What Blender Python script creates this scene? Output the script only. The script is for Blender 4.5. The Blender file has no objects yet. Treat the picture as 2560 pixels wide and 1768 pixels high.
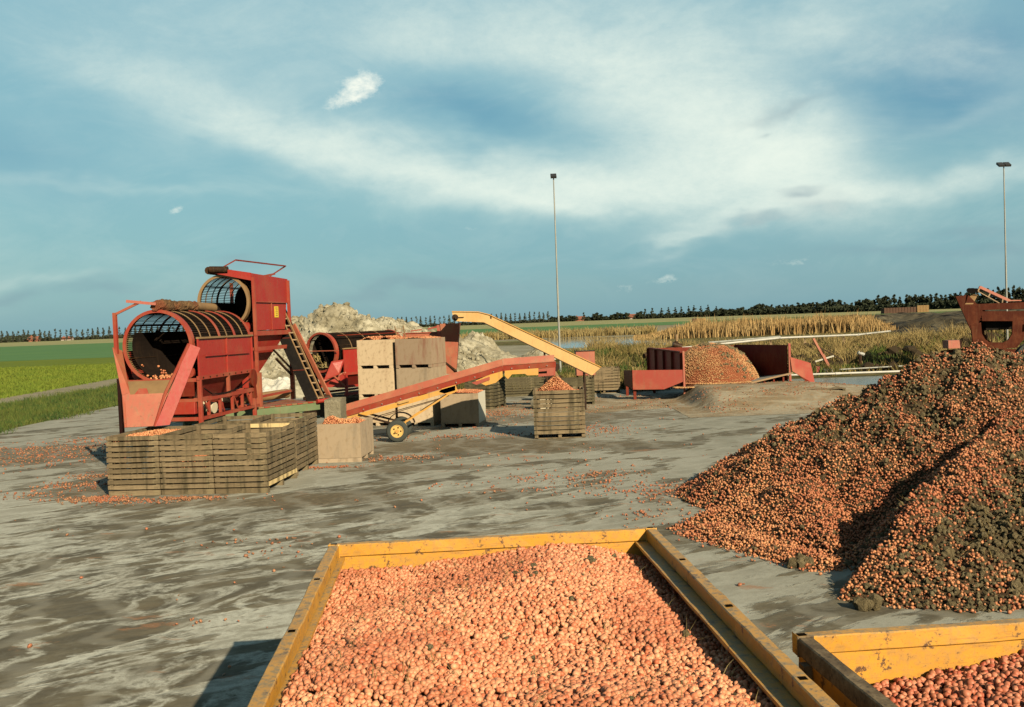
import bpy, math, random
import numpy as np
from mathutils import Vector, Matrix, noise as mn

R = math.radians
SC = bpy.context.scene
COL = SC.collection
random.seed(4)
RNG = np.random.default_rng(7)

# ------------------------------------------------------------------ camera, world, sun, exposure
CAM_H, FPX, PITCH, ROLL = 3.15, 2489.0, R(1.91), R(-2.15)
cd = bpy.data.cameras.new('camera'); cam = bpy.data.objects.new('camera', cd); COL.objects.link(cam)
cd.sensor_width = 36.0; cd.lens = 36.0 * FPX / 2560.0; cd.clip_end = 6000; cd.clip_start = 0.05
cam.matrix_world = Matrix.Translation((0, 0, CAM_H)) @ Matrix.Rotation(math.pi/2 - PITCH, 4, 'X') @ Matrix.Rotation(ROLL, 4, 'Z')
SC.camera = cam
CR = (Matrix.Rotation(math.pi/2 - PITCH, 3, 'X') @ Matrix.Rotation(ROLL, 3, 'Z'))

def ray(u, v):
    return CR @ Vector(((u-1280)/FPX, -(v-884)/FPX, -1))
def G(u, v, z=0.0):
    d = ray(u, v); t = (z-CAM_H)/d.z; return Vector((d.x*t, d.y*t, z))
def Q(u, v, D):
    d = ray(u, v); t = D/d.y; return Vector((d.x*t, D, CAM_H+d.z*t))
def ZH(v, u, D):                       # height of a pixel at depth D
    return Q(u, v, D).z

SUN_EL, SUN_AZ = R(26.3), R(151.0)     # azimuth clockwise from +Y
sdir = Vector((math.sin(SUN_AZ)*math.cos(SUN_EL), math.cos(SUN_AZ)*math.cos(SUN_EL), math.sin(SUN_EL)))
ld = bpy.data.lights.new('sun', 'SUN'); ld.energy = 5.0; ld.angle = R(0.5); ld.color = (1.0, 0.83, 0.58)
sun = bpy.data.objects.new('sun', ld); COL.objects.link(sun)
sun.rotation_mode = 'QUATERNION'; sun.rotation_quaternion = sdir.to_track_quat('Z', 'Y'); sun.location = (20, -30, 30)
SC.view_settings.view_transform = 'Standard'; SC.view_settings.look = 'None'
SC.view_settings.exposure = 1.58; SC.view_settings.gamma = 1.0

W = bpy.data.worlds.new('World'); SC.world = W; W.use_nodes = True
nt = W.node_tree; nt.nodes.clear()
def N(t, **k):
    n = nt.nodes.new(t)
    for a, b in k.items(): setattr(n, a, b)
    return n
def lk(a, b): nt.links.new(a, b)
def M(op, a, b=None, c=None, clamp=False):
    n = N('ShaderNodeMath', operation=op, use_clamp=clamp)
    for i, x in enumerate((a, b, c)):
        if x is None: continue
        if isinstance(x, (int, float)): n.inputs[i].default_value = x
        else: lk(x, n.inputs[i])
    return n.outputs[0]
def MIXC(f, a, b):
    n = N('ShaderNodeMix', data_type='RGBA')
    for i, x in ((0, f), (6, a), (7, b)):
        if isinstance(x, (int, float)): n.inputs[i].default_value = x
        elif isinstance(x, tuple): n.inputs[i].default_value = x + (1,)
        else: lk(x, n.inputs[i])
    return n.outputs[2]
sky = N('ShaderNodeTexSky', sky_type='NISHITA', sun_disc=False, sun_elevation=SUN_EL, sun_rotation=SUN_AZ,
        air_density=1.0, dust_density=1.6, ozone_density=1.5)
tc = N('ShaderNodeTexCoord'); sep = N('ShaderNodeSeparateXYZ'); lk(tc.outputs['Generated'], sep.inputs[0])
az = M('ARCTAN2', sep.outputs[0], sep.outputs[1]); el = M('ARCSINE', sep.outputs[2])
cmb = N('ShaderNodeCombineXYZ'); lk(az, cmb.inputs[0]); lk(el, cmb.inputs[1])
def WN(vec, scale, detail, rough=.55, sx=1, sy=1, off=(0, 0, 0), dist=0.0, rot=0):
    mp = N('ShaderNodeMapping'); mp.inputs['Scale'].default_value = (sx, sy, 1); mp.inputs['Location'].default_value = off
    mp.inputs['Rotation'].default_value = (0, 0, rot)
    lk(vec, mp.inputs[0])
    n = N('ShaderNodeTexNoise'); n.inputs['Scale'].default_value = scale; n.inputs['Detail'].default_value = detail
    n.inputs['Roughness'].default_value = rough; n.inputs['Distortion'].default_value = dist
    lk(mp.outputs[0], n.inputs['Vector']); return n
wn = WN(cmb.outputs[0], 5.0, 4, .6, 1, 2.2)
vs = N('ShaderNodeVectorMath', operation='SUBTRACT'); lk(wn.outputs['Color'], vs.inputs[0]); vs.inputs[1].default_value = (.5, .5, .5)
vm = N('ShaderNodeVectorMath', operation='SCALE'); lk(vs.outputs[0], vm.inputs[0]); vm.inputs['Scale'].default_value = .085
va = N('ShaderNodeVectorMath', operation='ADD'); lk(cmb.outputs[0], va.inputs[0]); lk(vm.outputs[0], va.inputs[1])
wv = va.outputs[0]
def blob(u, v, hw, hh, ang, s, vec=wv):
    d = ray(u*1.1077, v*1.1077).normalized()
    a0, e0 = math.atan2(d.x, d.y), math.asin(d.z)
    mp = N('ShaderNodeMapping', vector_type='TEXTURE')
    mp.inputs['Location'].default_value = (a0, e0, 0); mp.inputs['Rotation'].default_value = (0, 0, R(ang-2.15))
    k = 1.1077/FPX
    mp.inputs['Scale'].default_value = (hw*k, hh*k, 1); lk(vec, mp.inputs[0])
    dt = N('ShaderNodeVectorMath', operation='DOT_PRODUCT'); lk(mp.outputs[0], dt.inputs[0]); lk(mp.outputs[0], dt.inputs[1])
    return M('MULTIPLY', M('EXPONENT', M('MULTIPLY', dt.outputs['Value'], -1.0)), s)
def total(lst, vec=wv):
    o = None
    for b in lst:
        x = blob(*b, vec=vec); o = x if o is None else M('ADD', o, x)
    return o
# u, v, half-width, half-height (as in the print, 2311 wide), angle, strength
white = total([
    (330, 185, 230, 55, -14, .26), (620, 290, 260, 62, -20, .46), (900, 375, 260, 50, -16, .52),
    (1200, 420, 300, 48, -7, .85), (1480, 410, 300, 70, 2, .75), (1760, 370, 190, 95, -20, .75),
    (1560, 250, 260, 110, -22, .70), (1280, 90, 300, 75, -14, .50), (950, 60, 220, 60, -12, .34), (1650, 120, 200, 80, -20, .45),
    (2060, 420, 270, 26, 5, .50), (1700, 492, 190, 22, 11, .55), (1540, 540, 80, 8, 10, .30), (1770, 330, 120, 70, 0, .45), (1840, 40, 90, 40, -10, .3), (2100, 130, 230, 40, -16, .22),
    (240, 435, 300, 12, 0, .12), (520, 80, 420, 110, -6, .20), (1900, 30, 260, 60, -8, .22),
    (1240, 455, 120, 16, -12, .35), (2240, 250, 200, 24, 10, .08), (60, 625, 160, 12, 0, .10)])
puff = total([(818, 192, 38, 24, 14, 1.0), (780, 222, 40, 15, 24, .8), (400, 474, 20, 9, 15, .42), (1505, 632, 22, 12, 10, .45),
              (1800, 592, 60, 14, 0, .2), (1420, 648, 46, 12, 0, .2), (1040, 514, 60, 7, 0, .2)], cmb.outputs[0])
grey = total([(1770, 235, 80, 14, 17, .6), (1705, 296, 16, 6, 25, .5), (1850, 470, 70, 22, 4, .40), (1795, 446, 44, 8, 14, .6), (1712, 510, 60, 10, 6, .5),
              (235, 650, 80, 16, 2, .5), (45, 665, 50, 14, 0, .5), (920, 645, 130, 14, 9, .45), (545, 578, 50, 10, 0, .3),
              (2020, 575, 200, 16, 2, .34), (2180, 520, 90, 13, 6, .34), (2260, 540, 60, 13, 12, .34), (1500, 640, 700, 30, 0, .13), (1060, 640, 120, 12, 0, .25)])
deep = total([(2150, 170, 260, 100, -12, .95), (2260, 60, 150, 70, 20, .5), (1060, 262, 180, 44, -8, .65), (30, 340, 170, 75, -20, .42),
              (1500, 560, 900, 60, 0, .25)])
fib = WN(cmb.outputs[0], 7.0, 8, .66, 1.0, 2.4, (0, 0, 0), .6, R(-10))
fib2 = WN(cmb.outputs[0], 60.0, 6, .75, 1.0, 1.6)
gen = WN(tc.outputs['Generated'], 2.6, 6, .6, 1, 1, (3, 1, 2), .4)
fr = M('MULTIPLY_ADD', fib.outputs[0], 1.5, .28)
fr2 = M('MULTIPLY_ADD', fib2.outputs[0], .95, .52)
mw = M('MULTIPLY', M('MULTIPLY', white, fr), fr2)
veil = M('MULTIPLY', M('SUBTRACT', fib.outputs[0], .46), .35)
outm = M('SUBTRACT', 1, M('EXPONENT', M('MULTIPLY', M('POWER', M('MULTIPLY', M('ABSOLUTE', az), 1.55), 4), -1.0)))   # unseen sky away from this view: broken cloud, set to neutralise fill
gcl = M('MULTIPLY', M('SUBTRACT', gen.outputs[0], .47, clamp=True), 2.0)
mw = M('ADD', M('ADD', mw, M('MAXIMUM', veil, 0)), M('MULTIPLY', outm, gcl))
mw = M('SUBTRACT', 1, M('EXPONENT', M('MULTIPLY', mw, -1.25)))
lowfade = M('MULTIPLY', el, 22, clamp=True)
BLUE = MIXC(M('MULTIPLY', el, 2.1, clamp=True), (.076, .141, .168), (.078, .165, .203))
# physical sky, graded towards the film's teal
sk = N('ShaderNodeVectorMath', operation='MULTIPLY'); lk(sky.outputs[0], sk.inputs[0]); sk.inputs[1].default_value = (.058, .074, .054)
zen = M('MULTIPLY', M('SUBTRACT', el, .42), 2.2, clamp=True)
BLUE = MIXC(zen, BLUE, (.034, .060, .078))  # zenith out of view, dimmed and greyed to cut the blue fill
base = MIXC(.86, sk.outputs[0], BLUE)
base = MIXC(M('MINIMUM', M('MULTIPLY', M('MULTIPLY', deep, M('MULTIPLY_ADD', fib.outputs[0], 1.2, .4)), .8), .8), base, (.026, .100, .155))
c1 = MIXC(M('MULTIPLY', mw, lowfade), base, (.315, .345, .305))
c1 = MIXC(M('MULTIPLY', M('MULTIPLY', grey, M('MULTIPLY_ADD', fib.outputs[0], 1.4, .2)), .75, clamp=True), c1, (.075, .115, .138))
pf = M('MULTIPLY', M('SUBTRACT', M('ADD', M('MINIMUM', puff, .75), M('MULTIPLY_ADD', fib2.outputs[0], 1.5, -.75)), .20), 1.5, clamp=True)
pf = M('MULTIPLY', pf, M('MINIMUM', M('MULTIPLY', puff, 3.0), .92))
c1 = MIXC(pf, c1, (.34, .355, .315))
gr = N('ShaderNodeTexWhiteNoise', noise_dimensions='3D')
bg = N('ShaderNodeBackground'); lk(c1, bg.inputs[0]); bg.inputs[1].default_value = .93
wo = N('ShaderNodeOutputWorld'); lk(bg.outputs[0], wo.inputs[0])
W.cycles.sampling_method = 'MANUAL'; W.cycles.sample_map_resolution = 512

# ------------------------------------------------------------------ materials
ALB = .50
class MT:
    def __init__(s, name, rough=.7, spec=.3, metal=0):
        s.m = bpy.data.materials.new(name); s.m.use_nodes = True; s.t = s.m.node_tree
        s.b = s.t.nodes['Principled BSDF']; s.b.inputs['Roughness'].default_value = rough
        s.b.inputs['Specular IOR Level'].default_value = spec; s.b.inputs['Metallic'].default_value = metal
    def n(s, t, **k):
        x = s.t.nodes.new(t)
        for a, b in k.items(): setattr(x, a, b)
        return x
    def l(s, a, b): s.t.links.new(a, b)
    def set(s, i, x):
        if isinstance(x, (int, float)): i.default_value = x
        elif isinstance(x, tuple): i.default_value = x + (1,) if len(x) == 3 and i.type == 'RGBA' else x
        else: s.l(x, i)
    def math(s, op, a, b=0.0, c=None, clamp=False):
        x = s.n('ShaderNodeMath', operation=op, use_clamp=clamp); s.set(x.inputs[0], a); s.set(x.inputs[1], b)
        if c is not None: s.set(x.inputs[2], c)
        return x.outputs[0]
    def co(s, kind='Object', scale=(1, 1, 1), rot=0.0):
        if kind == 'World': o = s.n('ShaderNodeNewGeometry').outputs['Position']
        else: o = s.n('ShaderNodeTexCoord').outputs[kind]
        if rot:
            m0 = s.n('ShaderNodeMapping'); m0.inputs['Rotation'].default_value = (0, 0, rot); s.l(o, m0.inputs[0]); o = m0.outputs[0]
        mp = s.n('ShaderNodeMapping'); mp.inputs['Scale'].default_value = scale
        s.l(o, mp.inputs[0]); return mp.outputs[0]
    def noise(s, v, scale, detail=4, rough=.6, dist=0.0, col=False):
        x = s.n('ShaderNodeTexNoise'); s.l(v, x.inputs['Vector']); x.inputs['Scale'].default_value = scale
        x.inputs['Detail'].default_value = detail; x.inputs['Roughness'].default_value = rough; x.inputs['Distortion'].default_value = dist
        return x.outputs[1 if col else 0]
    def ramp(s, f, lo, hi):
        x = s.n('ShaderNodeMapRange'); x.interpolation_type = 'SMOOTHSTEP'; s.l(f, x.inputs[0])
        x.inputs[1].default_value = lo; x.inputs[2].default_value = hi; return x.outputs[0]
    def mix(s, f, a, b, blend='MIX'):
        x = s.n('ShaderNodeMix', data_type='RGBA', blend_type=blend); s.set(x.inputs[0], f); s.set(x.inputs[6], a); s.set(x.inputs[7], b)
        return x.outputs[2]
    def rnd(s): return s.n('ShaderNodeObjectInfo').outputs['Random']
    def col(s, c):
        x = s.n('ShaderNodeMix', data_type='RGBA', blend_type='MULTIPLY'); x.inputs[0].default_value = 1.0
        s.set(x.inputs[6], c); x.inputs[7].default_value = (ALB, ALB, ALB, 1); s.l(x.outputs[2], s.b.inputs['Base Color'])
    def bump(s, h, strength=.5, dist=.02):
        x = s.n('ShaderNodeBump'); x.inputs['Strength'].default_value = strength; x.inputs['Distance'].default_value = dist
        s.l(h, x.inputs['Height']); s.l(x.outputs[0], s.b.inputs['Normal'])

def simple_(name, c, rough=.9):
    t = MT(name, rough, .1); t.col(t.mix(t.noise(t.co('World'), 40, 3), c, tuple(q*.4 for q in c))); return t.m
def paint(name, c, fade, rust=(.10, .035, .012), dirt=.35, rustlv=.62, rough=.5, dust=.25):
    t = MT(name, rough, .35); v = t.co('Object')
    big = t.noise(v, 1.6, 5, .6); fine = t.noise(v, 14, 5, .65); st = t.noise(t.co('Object', (7, 7, .8)), 2.2, 4, .6)
    x = t.mix(t.ramp(big, .42, .68), c, fade)
    x = t.mix(t.math('MULTIPLY', t.ramp(st, .5, .75), dirt), x, (.17, .115, .055))
    x = t.mix(t.ramp(fine, rustlv, rustlv+.1), x, rust)
    x = t.mix(t.math('MULTIPLY', t.noise(v, 60, 2), dust), x, (.20, .10, .05))
    if dust < .11: t.b.inputs['Specular IOR Level'].default_value = .08
    t.col(x); t.bump(fine, .25, .006); t.l(t.math('MULTIPLY_ADD', fine, .5, rough-.2), t.b.inputs['Roughness']); return t.m
RED = paint('red_machine_paint', (.30, .010, .006), (.30, .030, .014), dirt=.28, dust=.12)
REDF = paint('faded_red_paint', (.33, .070, .036), (.36, .125, .062), dirt=.6)
REDK = paint('dark_and_shade_red_paint', (.13, .010, .006), (.16, .026, .012), dirt=.35, dust=.1)  # dark red parts; also the shade tone of the intake bin walls
ORED = paint('orange_red_paint', (.28, .026, .012), (.30, .070, .034), rustlv=.68, dust=.15)
TAN = paint('dusty_steel', (.25, .16, .07), (.19, .12, .055), rustlv=.66)
YEL = paint('yellow_machine_paint', (.56, .28, .035), (.50, .28, .07), dirt=.45, rustlv=.70)
YELP = paint('pale_yellow_paint', (.56, .36, .13), (.53, .31, .095), dirt=.25, rustlv=.74)
GRN = paint('green_chassis_paint', (.11, .18, .085), (.16, .21, .11), rustlv=.68)
RUST = paint('rusty_dark_red_steel', (.048, .0085, .0035), (.085, .022, .009), rust=(.03, .009, .004), dirt=.15, dust=.06, rough=.8)
BLK = paint('black_rubber_belt', (.004, .004, .004), (.007, .006, .005), rust=(.01, .007, .005), dirt=.03, rough=.85, dust=.02)
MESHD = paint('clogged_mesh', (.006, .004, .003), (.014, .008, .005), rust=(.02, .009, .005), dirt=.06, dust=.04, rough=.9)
DARK = paint('grimy_dark_steel', (.020, .012, .008), (.045, .022, .010), dust=.08)
GALV = paint('galvanised_steel', (.27, .30, .28), (.20, .22, .21), rust=(.2, .18, .14), dirt=.15, rustlv=.7)
WHITE = paint('white_pipe', (.50, .51, .47), (.40, .42, .39), rust=(.4, .36, .28), dirt=.1, rustlv=.72)

def rail_paint():
    t = MT('worn_yellow_paint', .5, .35); v = t.co('Object')
    big = t.noise(v, 3.0, 6, .7); fine = t.noise(v, 22, 6, .7); sp = t.noise(v, 75, 3, .6)
    g = t.n('ShaderNodeNewGeometry'); s = t.n('ShaderNodeSeparateXYZ'); t.l(g.outputs['Normal'], s.inputs[0])
    up = t.math('MULTIPLY', t.ramp(s.outputs[2], .5, .9), 1.0)          # dust settles on upward faces
    x = t.mix(t.ramp(big, .35, .7), (.56, .27, .022), (.50, .235, .026))
    x = t.mix(t.math('MULTIPLY', t.ramp(fine, .44, .60), t.math('MULTIPLY_ADD', up, .60, .30)), x, (.22, .165, .09))
    x = t.mix(t.math('MULTIPLY', t.ramp(sp, .6, .72), .6), x, (.12, .05, .015)); x = t.mix(t.math('MULTIPLY', t.ramp(t.noise(t.co('Object', (1, 1, 12)), 5, 5, .7), .56, .66), .45), x, (.25, .12, .03)); x = t.mix(t.ramp(t.noise(v, 11, 7, .75), .58, .63), x, (.10, .045, .018))
    x = t.mix(t.math('MULTIPLY', up, .22), x, (.33, .265, .14))
    t.col(x); t.bump(fine, .3, .004); return t.m
RAIL = rail_paint()
def rail_dirty():
    t = MT('dirty_trailer_rail', .7, .25); v = t.co('Object'); a = t.noise(v, 6, 6, .7); b = t.noise(v, 40, 4, .7)
    x = t.mix(t.ramp(a, .4, .62), (.10, .065, .03), (.21, .155, .085)); x = t.mix(t.ramp(b, .5, .7), x, (.03, .02, .012))
    t.col(x); t.bump(b, .4, .004); return t.m
RAILD = rail_dirty()

def wood(name, a, b, dk, pale=0):
    t = MT(name, .85, .15); gr = t.noise(t.co('Object', (1.2, 1.2, 30)), 3.0, 6, .7, .4); bl = t.noise(t.co('Object', (1, 1, 1)), 3.5, 5, .65)
    r = t.rnd(); x = t.mix(r, a, b); x = t.mix(t.math('MULTIPLY', t.ramp(r, .8, 1.0), .6), x, dk); x = t.mix(t.ramp(gr, .42, .72), x, dk)
    st = t.noise(t.co('World', (5, 5, .7)), 1.1, 5, .65)
    x = t.mix(t.math('MULTIPLY', t.ramp(st, .46, .64), .8), x, (.055, .046, .025))
    x = t.mix(t.math('MULTIPLY', t.ramp(bl, .52, .7), .55), x, (.24, .20, .115) if not pale else (.5, .4, .22))
    t.col(x); t.bump(gr, .5, .006); return t.m
CRATE = wood('weathered_crate_wood', (.14, .108, .062), (.28, .215, .128), (.085, .062, .036))
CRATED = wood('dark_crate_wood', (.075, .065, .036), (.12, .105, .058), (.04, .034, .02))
NEWW = wood('fresh_pale_timber', (.62, .48, .24), (.66, .5, .26), (.5, .38, .18), 1)
def ply(name, a, b, streak):
    t = MT(name, .75, .2); r = t.rnd(); v = t.co('Object', (3.2, 3.2, .7)); s = t.noise(v, 1.3, 5, .65); f = t.noise(t.co('Object'), 9, 5, .6)
    x = t.mix(r, a, b); x = t.mix(t.math('MULTIPLY', t.ramp(s, .48, .70), .55), x, streak); x = t.mix(t.math('MULTIPLY', t.ramp(f, .5, .7), .5), x, (.22, .155, .085))
    t.col(x); t.bump(f, .2, .004); return t.m
PLY = ply('sunbleached_plywood', (.50, .385, .245), (.58, .46, .31), (.44, .32, .20))
PLYW = ply('weathered_plywood', (.29, .225, .15), (.37, .29, .20), (.18, .15, .11))
PLYR = ply('red_stained_plywood', (.27, .20, .135), (.30, .22, .15), (.17, .035, .02))
def onionmat(name, a, b, c):
    t = MT(name, .55, .22); r = t.rnd(); v = t.co('Object')
    x = t.mix(t.ramp(r, 0, .6), a, b); x = t.mix(t.ramp(r, .62, 1.0), x, c)
    z = t.n('ShaderNodeSeparateXYZ'); t.l(t.co('Object'), z.inputs[0])
    x = t.mix(t.math('MULTIPLY', t.ramp(t.noise(t.co('World'), 1.1, 3, .5), .42, .62), .60), x, (.36, .105, .050))
    x = t.mix(t.math('MULTIPLY', t.ramp(t.noise(t.co('World'), 38, 3, .6), .58, .7), .45), x, (.30, .16, .06))
    t.col(x); return t.m
ONI = onionmat('pink_onion_skin', (.56, .20, .098), (.70, .33, .18), (.48, .125, .052))
ONIP = onionmat('dusty_onion_skin', (.50, .19, .080), (.62, .30, .14), (.28, .08, .03))
ONIH = onionmat('soiled_onion_skin', (.29, .096, .040), (.54, .24, .11), (.12, .045, .020))
ONIS = onionmat('trodden_onion_skin', (.24, .105, .052), (.36, .175, .09), (.13, .06, .03))
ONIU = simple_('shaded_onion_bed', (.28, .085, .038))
def soil(name, a, b, c, sc=6):
    t = MT(name, .95, .1); v = t.co('World'); n1 = t.noise(v, sc, 7, .7); n2 = t.noise(v, sc*6, 5, .7); n3 = t.noise(v, sc*.25, 3, .5)
    x = t.mix(t.ramp(n1, .38, .62), a, b); x = t.mix(t.math('MULTIPLY', t.ramp(n3, .45, .65), .6), x, c)
    x = t.mix(t.math('MULTIPLY', t.ramp(n2, .55, .7), .4), x, tuple(q*.4 for q in a)); t.col(x); t.bump(n2, .9, .05); return t.m
SOIL = soil('pile_soil', (.055, .034, .018), (.13, .09, .048), (.09, .06, .032))
CLOD = soil('soil_clods', (.12, .095, .050), (.25, .205, .118), (.16, .13, .07), 12)
SAND = soil('grey_spoil', (.20, .18, .12), (.42, .395, .30), (.17, .15, .095), 1.4)
SANDF = soil('dried_mud', (.21, .20, .145), (.32, .31, .24), (.16, .15, .09), .5)
EARTH = soil('dark_earth_hollow_shade', (.008, .006, .004), (.13, .115, .075), (.022, .017, .010), .22)  # dark earth; its blackest patches paint in the shaded hollows
def flora(name, a, b, c, sc=.5):
    t = MT(name, .9, .1); v = t.co('World'); n1 = t.noise(v, sc, 5, .6); n2 = t.noise(v, sc*9, 4, .6)
    x = t.mix(t.ramp(n1, .4, .6), a, b); x = t.mix(t.math('MULTIPLY', t.ramp(n2, .5, .68), .7), x, c); t.col(x); return t.m
WEED = flora('bank_weeds', (.075, .080, .022), (.20, .150, .052), (.29, .22, .09), .8)
WEEDG = flora('green_weeds', (.035, .075, .018), (.085, .115, .022), (.17, .145, .05), .8)
REED = flora('dry_reed', (.30, .19, .075), (.40, .28, .125), (.10, .06, .026), .35)
REEDL = flora('pale_reed', (.30, .24, .11), (.22, .16, .06), (.13, .10, .035), .6)
LEAF = flora('tree_foliage', (.028, .036, .020), (.040, .050, .028), (.018, .022, .014), .08)
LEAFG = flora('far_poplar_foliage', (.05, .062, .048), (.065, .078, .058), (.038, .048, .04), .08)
BARK = flora('tree_bark', (.05, .04, .03), (.06, .05, .035), (.04, .03, .02))
def field(name, a, b, c, sc, st=(1, 1, 1)):
    t = MT(name, .95, .05); v = t.co('World', st); n1 = t.noise(v, sc, 6, .65); n2 = t.noise(v, sc*12, 5, .7)
    x = t.mix(t.ramp(n1, .38, .64), a, b); x = t.mix(t.math('MULTIPLY', t.ramp(n2, .45, .7), .5), x, c); t.col(x); t.bump(n2, .6, .08); return t.m
F_OLIVE = field('olive_crop', (.115, .160, .020), (.15, .185, .025), (.085, .13, .014), .16, (.5, 1.6, 1))
F_BLUE = field('bluegreen_crop', (.085, .185, .072), (.10, .20, .075), (.075, .16, .058), .04)
F_BASE = field('pale_stubble', (.31, .30, .14), (.25, .26, .13), (.20, .20, .10), .010, (.5, 2.5, 1))
F_GREY = field('fallow_soil', (.27, .245, .17), (.22, .20, .14), (.20, .19, .11), .02)
F_GREEN = field('far_green_strip', (.085, .13, .045), (.10, .14, .05), (.13, .15, .06), .02)
F_VERGE = field('verge_turf', (.085, .105, .022), (.16, .145, .05), (.07, .08, .02), .35)
F_TRACK = field('dusty_track', (.30, .27, .20), (.24, .22, .155), (.19, .17, .10), .3, (.3, 3, 1))
F_ROUGH = field('rough_ground', (.08, .085, .026), (.16, .13, .06), (.10, .075, .03), .5)

def concrete():
    t = MT('yard_concrete', .8, .25); v = t.co('World', (1, 1, 1))
    va_ = t.co('World', (.62, 1.25, 1), R(-38)); vb = t.co('World', (.5, 1.6, 1), R(-30))
    sx = t.n('ShaderNodeSeparateXYZ'); t.l(t.co('World'), sx.inputs[0])
    big = t.noise(va_, .60, 8, .60, .45); mid = t.noise(vb, 1.7, 8, .66, .25); fine = t.noise(v, 9, 7, .75); gr = t.noise(v, 90, 4, .7); lo = t.noise(v, .13, 3, .5)
    x = t.mix(t.ramp(mid, .3, .7), (.20, .198, .155), (.28, .278, .225))
    x = t.mix(t.math('MULTIPLY', t.ramp(lo, .35, .65), .5), x, (.39, .39, .33))
    # dried mud film; thicker on the near left of the yard
    near = t.math('SUBTRACT', 1.0, t.ramp(sx.outputs[1], 10, 26)); left = t.math('SUBTRACT', 1.0, t.ramp(sx.outputs[0], -2.5, 4))
    w = t.math('MULTIPLY', near, left); th = t.math('MULTIPLY_ADD', w, .10, -.10)
    bb = t.math('ADD', t.math('MULTIPLY_ADD', mid, .35, t.math('MULTIPLY', big, .70)), th)
    bb = t.math('MULTIPLY_ADD', t.math('SUBTRACT', bb, .5), 1.25, .5); pale = t.math('MULTIPLY', t.ramp(bb, .33, .40), t.math('SUBTRACT', 1.0, t.math('MULTIPLY', t.ramp(t.noise(va_, 1.9, 6, .6), .50, .60), .75))); pale2 = t.math('MULTIPLY', pale, t.math('MULTIPLY_ADD', w, .80, .15))
    x = t.mix(t.math('MULTIPLY', pale2, t.ramp(fine, .3, .6)), x, (.52, .535, .47))
    mud = t.ramp(bb, .43, .475)
    m2 = t.math('MULTIPLY', mud, t.math('MULTIPLY_ADD', t.ramp(fine, .25, .55), .25, .70))
    x = t.mix(m2, x, t.mix(t.ramp(mid, .4, .65), (.055, .045, .024), (.12, .10, .056)))
    vn = t.noise(t.co('World', (.8, 1.2, 1), R(-44)), 1.0, 8, .60, .5)
    ve = t.math('SUBTRACT', 1.0, t.math('MULTIPLY', t.math('ABSOLUTE', t.math('SUBTRACT', vn, .5)), 18), clamp=True)
    x = t.mix(t.math('MULTIPLY', ve, t.math('MULTIPLY', t.math('MULTIPLY_ADD', w, .75, .1), t.ramp(fine, .3, .55))), x, (.52, .535, .47))
    t3 = t.noise(t.co('World', (.5, 1.7, 1), R(-18)), 1.1, 6, .6, .6)
    x = t.mix(t.math('MULTIPLY', t.ramp(t3, .58, .65), .45), x, (.15, .12, .07))
    or_ = t.noise(t.co('World', (.7, 1.5, 1), R(10)), .9, 6, .75)
    x = t.mix(t.math('MULTIPLY', t.ramp(or_, .60, .66), .6), x, (.33, .15, .065))
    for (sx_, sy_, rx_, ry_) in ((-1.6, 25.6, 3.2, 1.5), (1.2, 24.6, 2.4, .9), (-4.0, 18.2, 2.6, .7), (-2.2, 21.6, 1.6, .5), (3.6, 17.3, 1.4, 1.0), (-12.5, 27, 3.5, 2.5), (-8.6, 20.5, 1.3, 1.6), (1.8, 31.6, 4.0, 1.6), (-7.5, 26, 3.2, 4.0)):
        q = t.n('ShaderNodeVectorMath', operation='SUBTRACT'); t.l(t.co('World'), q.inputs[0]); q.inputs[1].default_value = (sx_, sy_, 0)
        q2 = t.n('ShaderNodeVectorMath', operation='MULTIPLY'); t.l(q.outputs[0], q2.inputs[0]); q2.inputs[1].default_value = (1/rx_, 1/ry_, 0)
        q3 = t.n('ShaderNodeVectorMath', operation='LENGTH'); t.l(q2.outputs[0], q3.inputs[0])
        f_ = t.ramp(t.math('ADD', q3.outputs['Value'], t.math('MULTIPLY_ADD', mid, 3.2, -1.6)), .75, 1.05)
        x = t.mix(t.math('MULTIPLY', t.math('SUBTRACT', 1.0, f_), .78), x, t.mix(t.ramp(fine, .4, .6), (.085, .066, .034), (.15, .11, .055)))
    # wheel-swept arcs beyond the trailers
    wv_ = t.n('ShaderNodeTexWave'); t.l(t.co('World', (.45, 1, 1), R(-20)), wv_.inputs[0]); wv_.inputs['Scale'].default_value = .7
    wv_.inputs['Distortion'].default_value = 6; wv_.inputs['Detail'].default_value = 4; wv_.inputs['Detail Scale'].default_value = 1.2
    x = t.mix(t.math('MULTIPLY', t.ramp(wv_.outputs[1], .7, 1.0), .28), x, (.36, .355, .30))
    x = t.mix(t.math('MULTIPLY', t.ramp(gr, .4, .7), .35), x, (.12, .11, .08))
    t.col(x); h = t.math('MULTIPLY_ADD', mud, .8, t.math('MULTIPLY', fine, .5)); t.bump(h, .45, .02)
    t.l(t.math('MULTIPLY_ADD', mud, .12, .75), t.b.inputs['Roughness']); return t.m
CONC = concrete()
def simple(name, c, rough=.6, spec=.3):
    t = MT(name, rough, spec); t.col(t.mix(t.math('MULTIPLY', t.noise(t.co('Object'), 12, 4), .4), c, tuple(q*.6 for q in c))); return t.m
TYRE = simple('tyre_rubber', (.035, .042, .036), .85); HUBY = simple('hub_yellow', (.62, .40, .12), .5)
HOLE = simple('dark_socket', (.008, .006, .004), .95, 0); LAMP = simple('lamp_housing', (.03, .03, .03), .5)
BRICK = simple('brick_wall', (.26, .10, .06), .9); ROOF = simple('clay_tile_roof', (.22, .08, .045), .8); WWALL = simple('white_wall', (.42, .38, .33), .9)
CBLK = soil('grey_concrete_block', (.21, .19, .13), (.27, .25, .18), (.17, .15, .10), 3)
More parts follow.
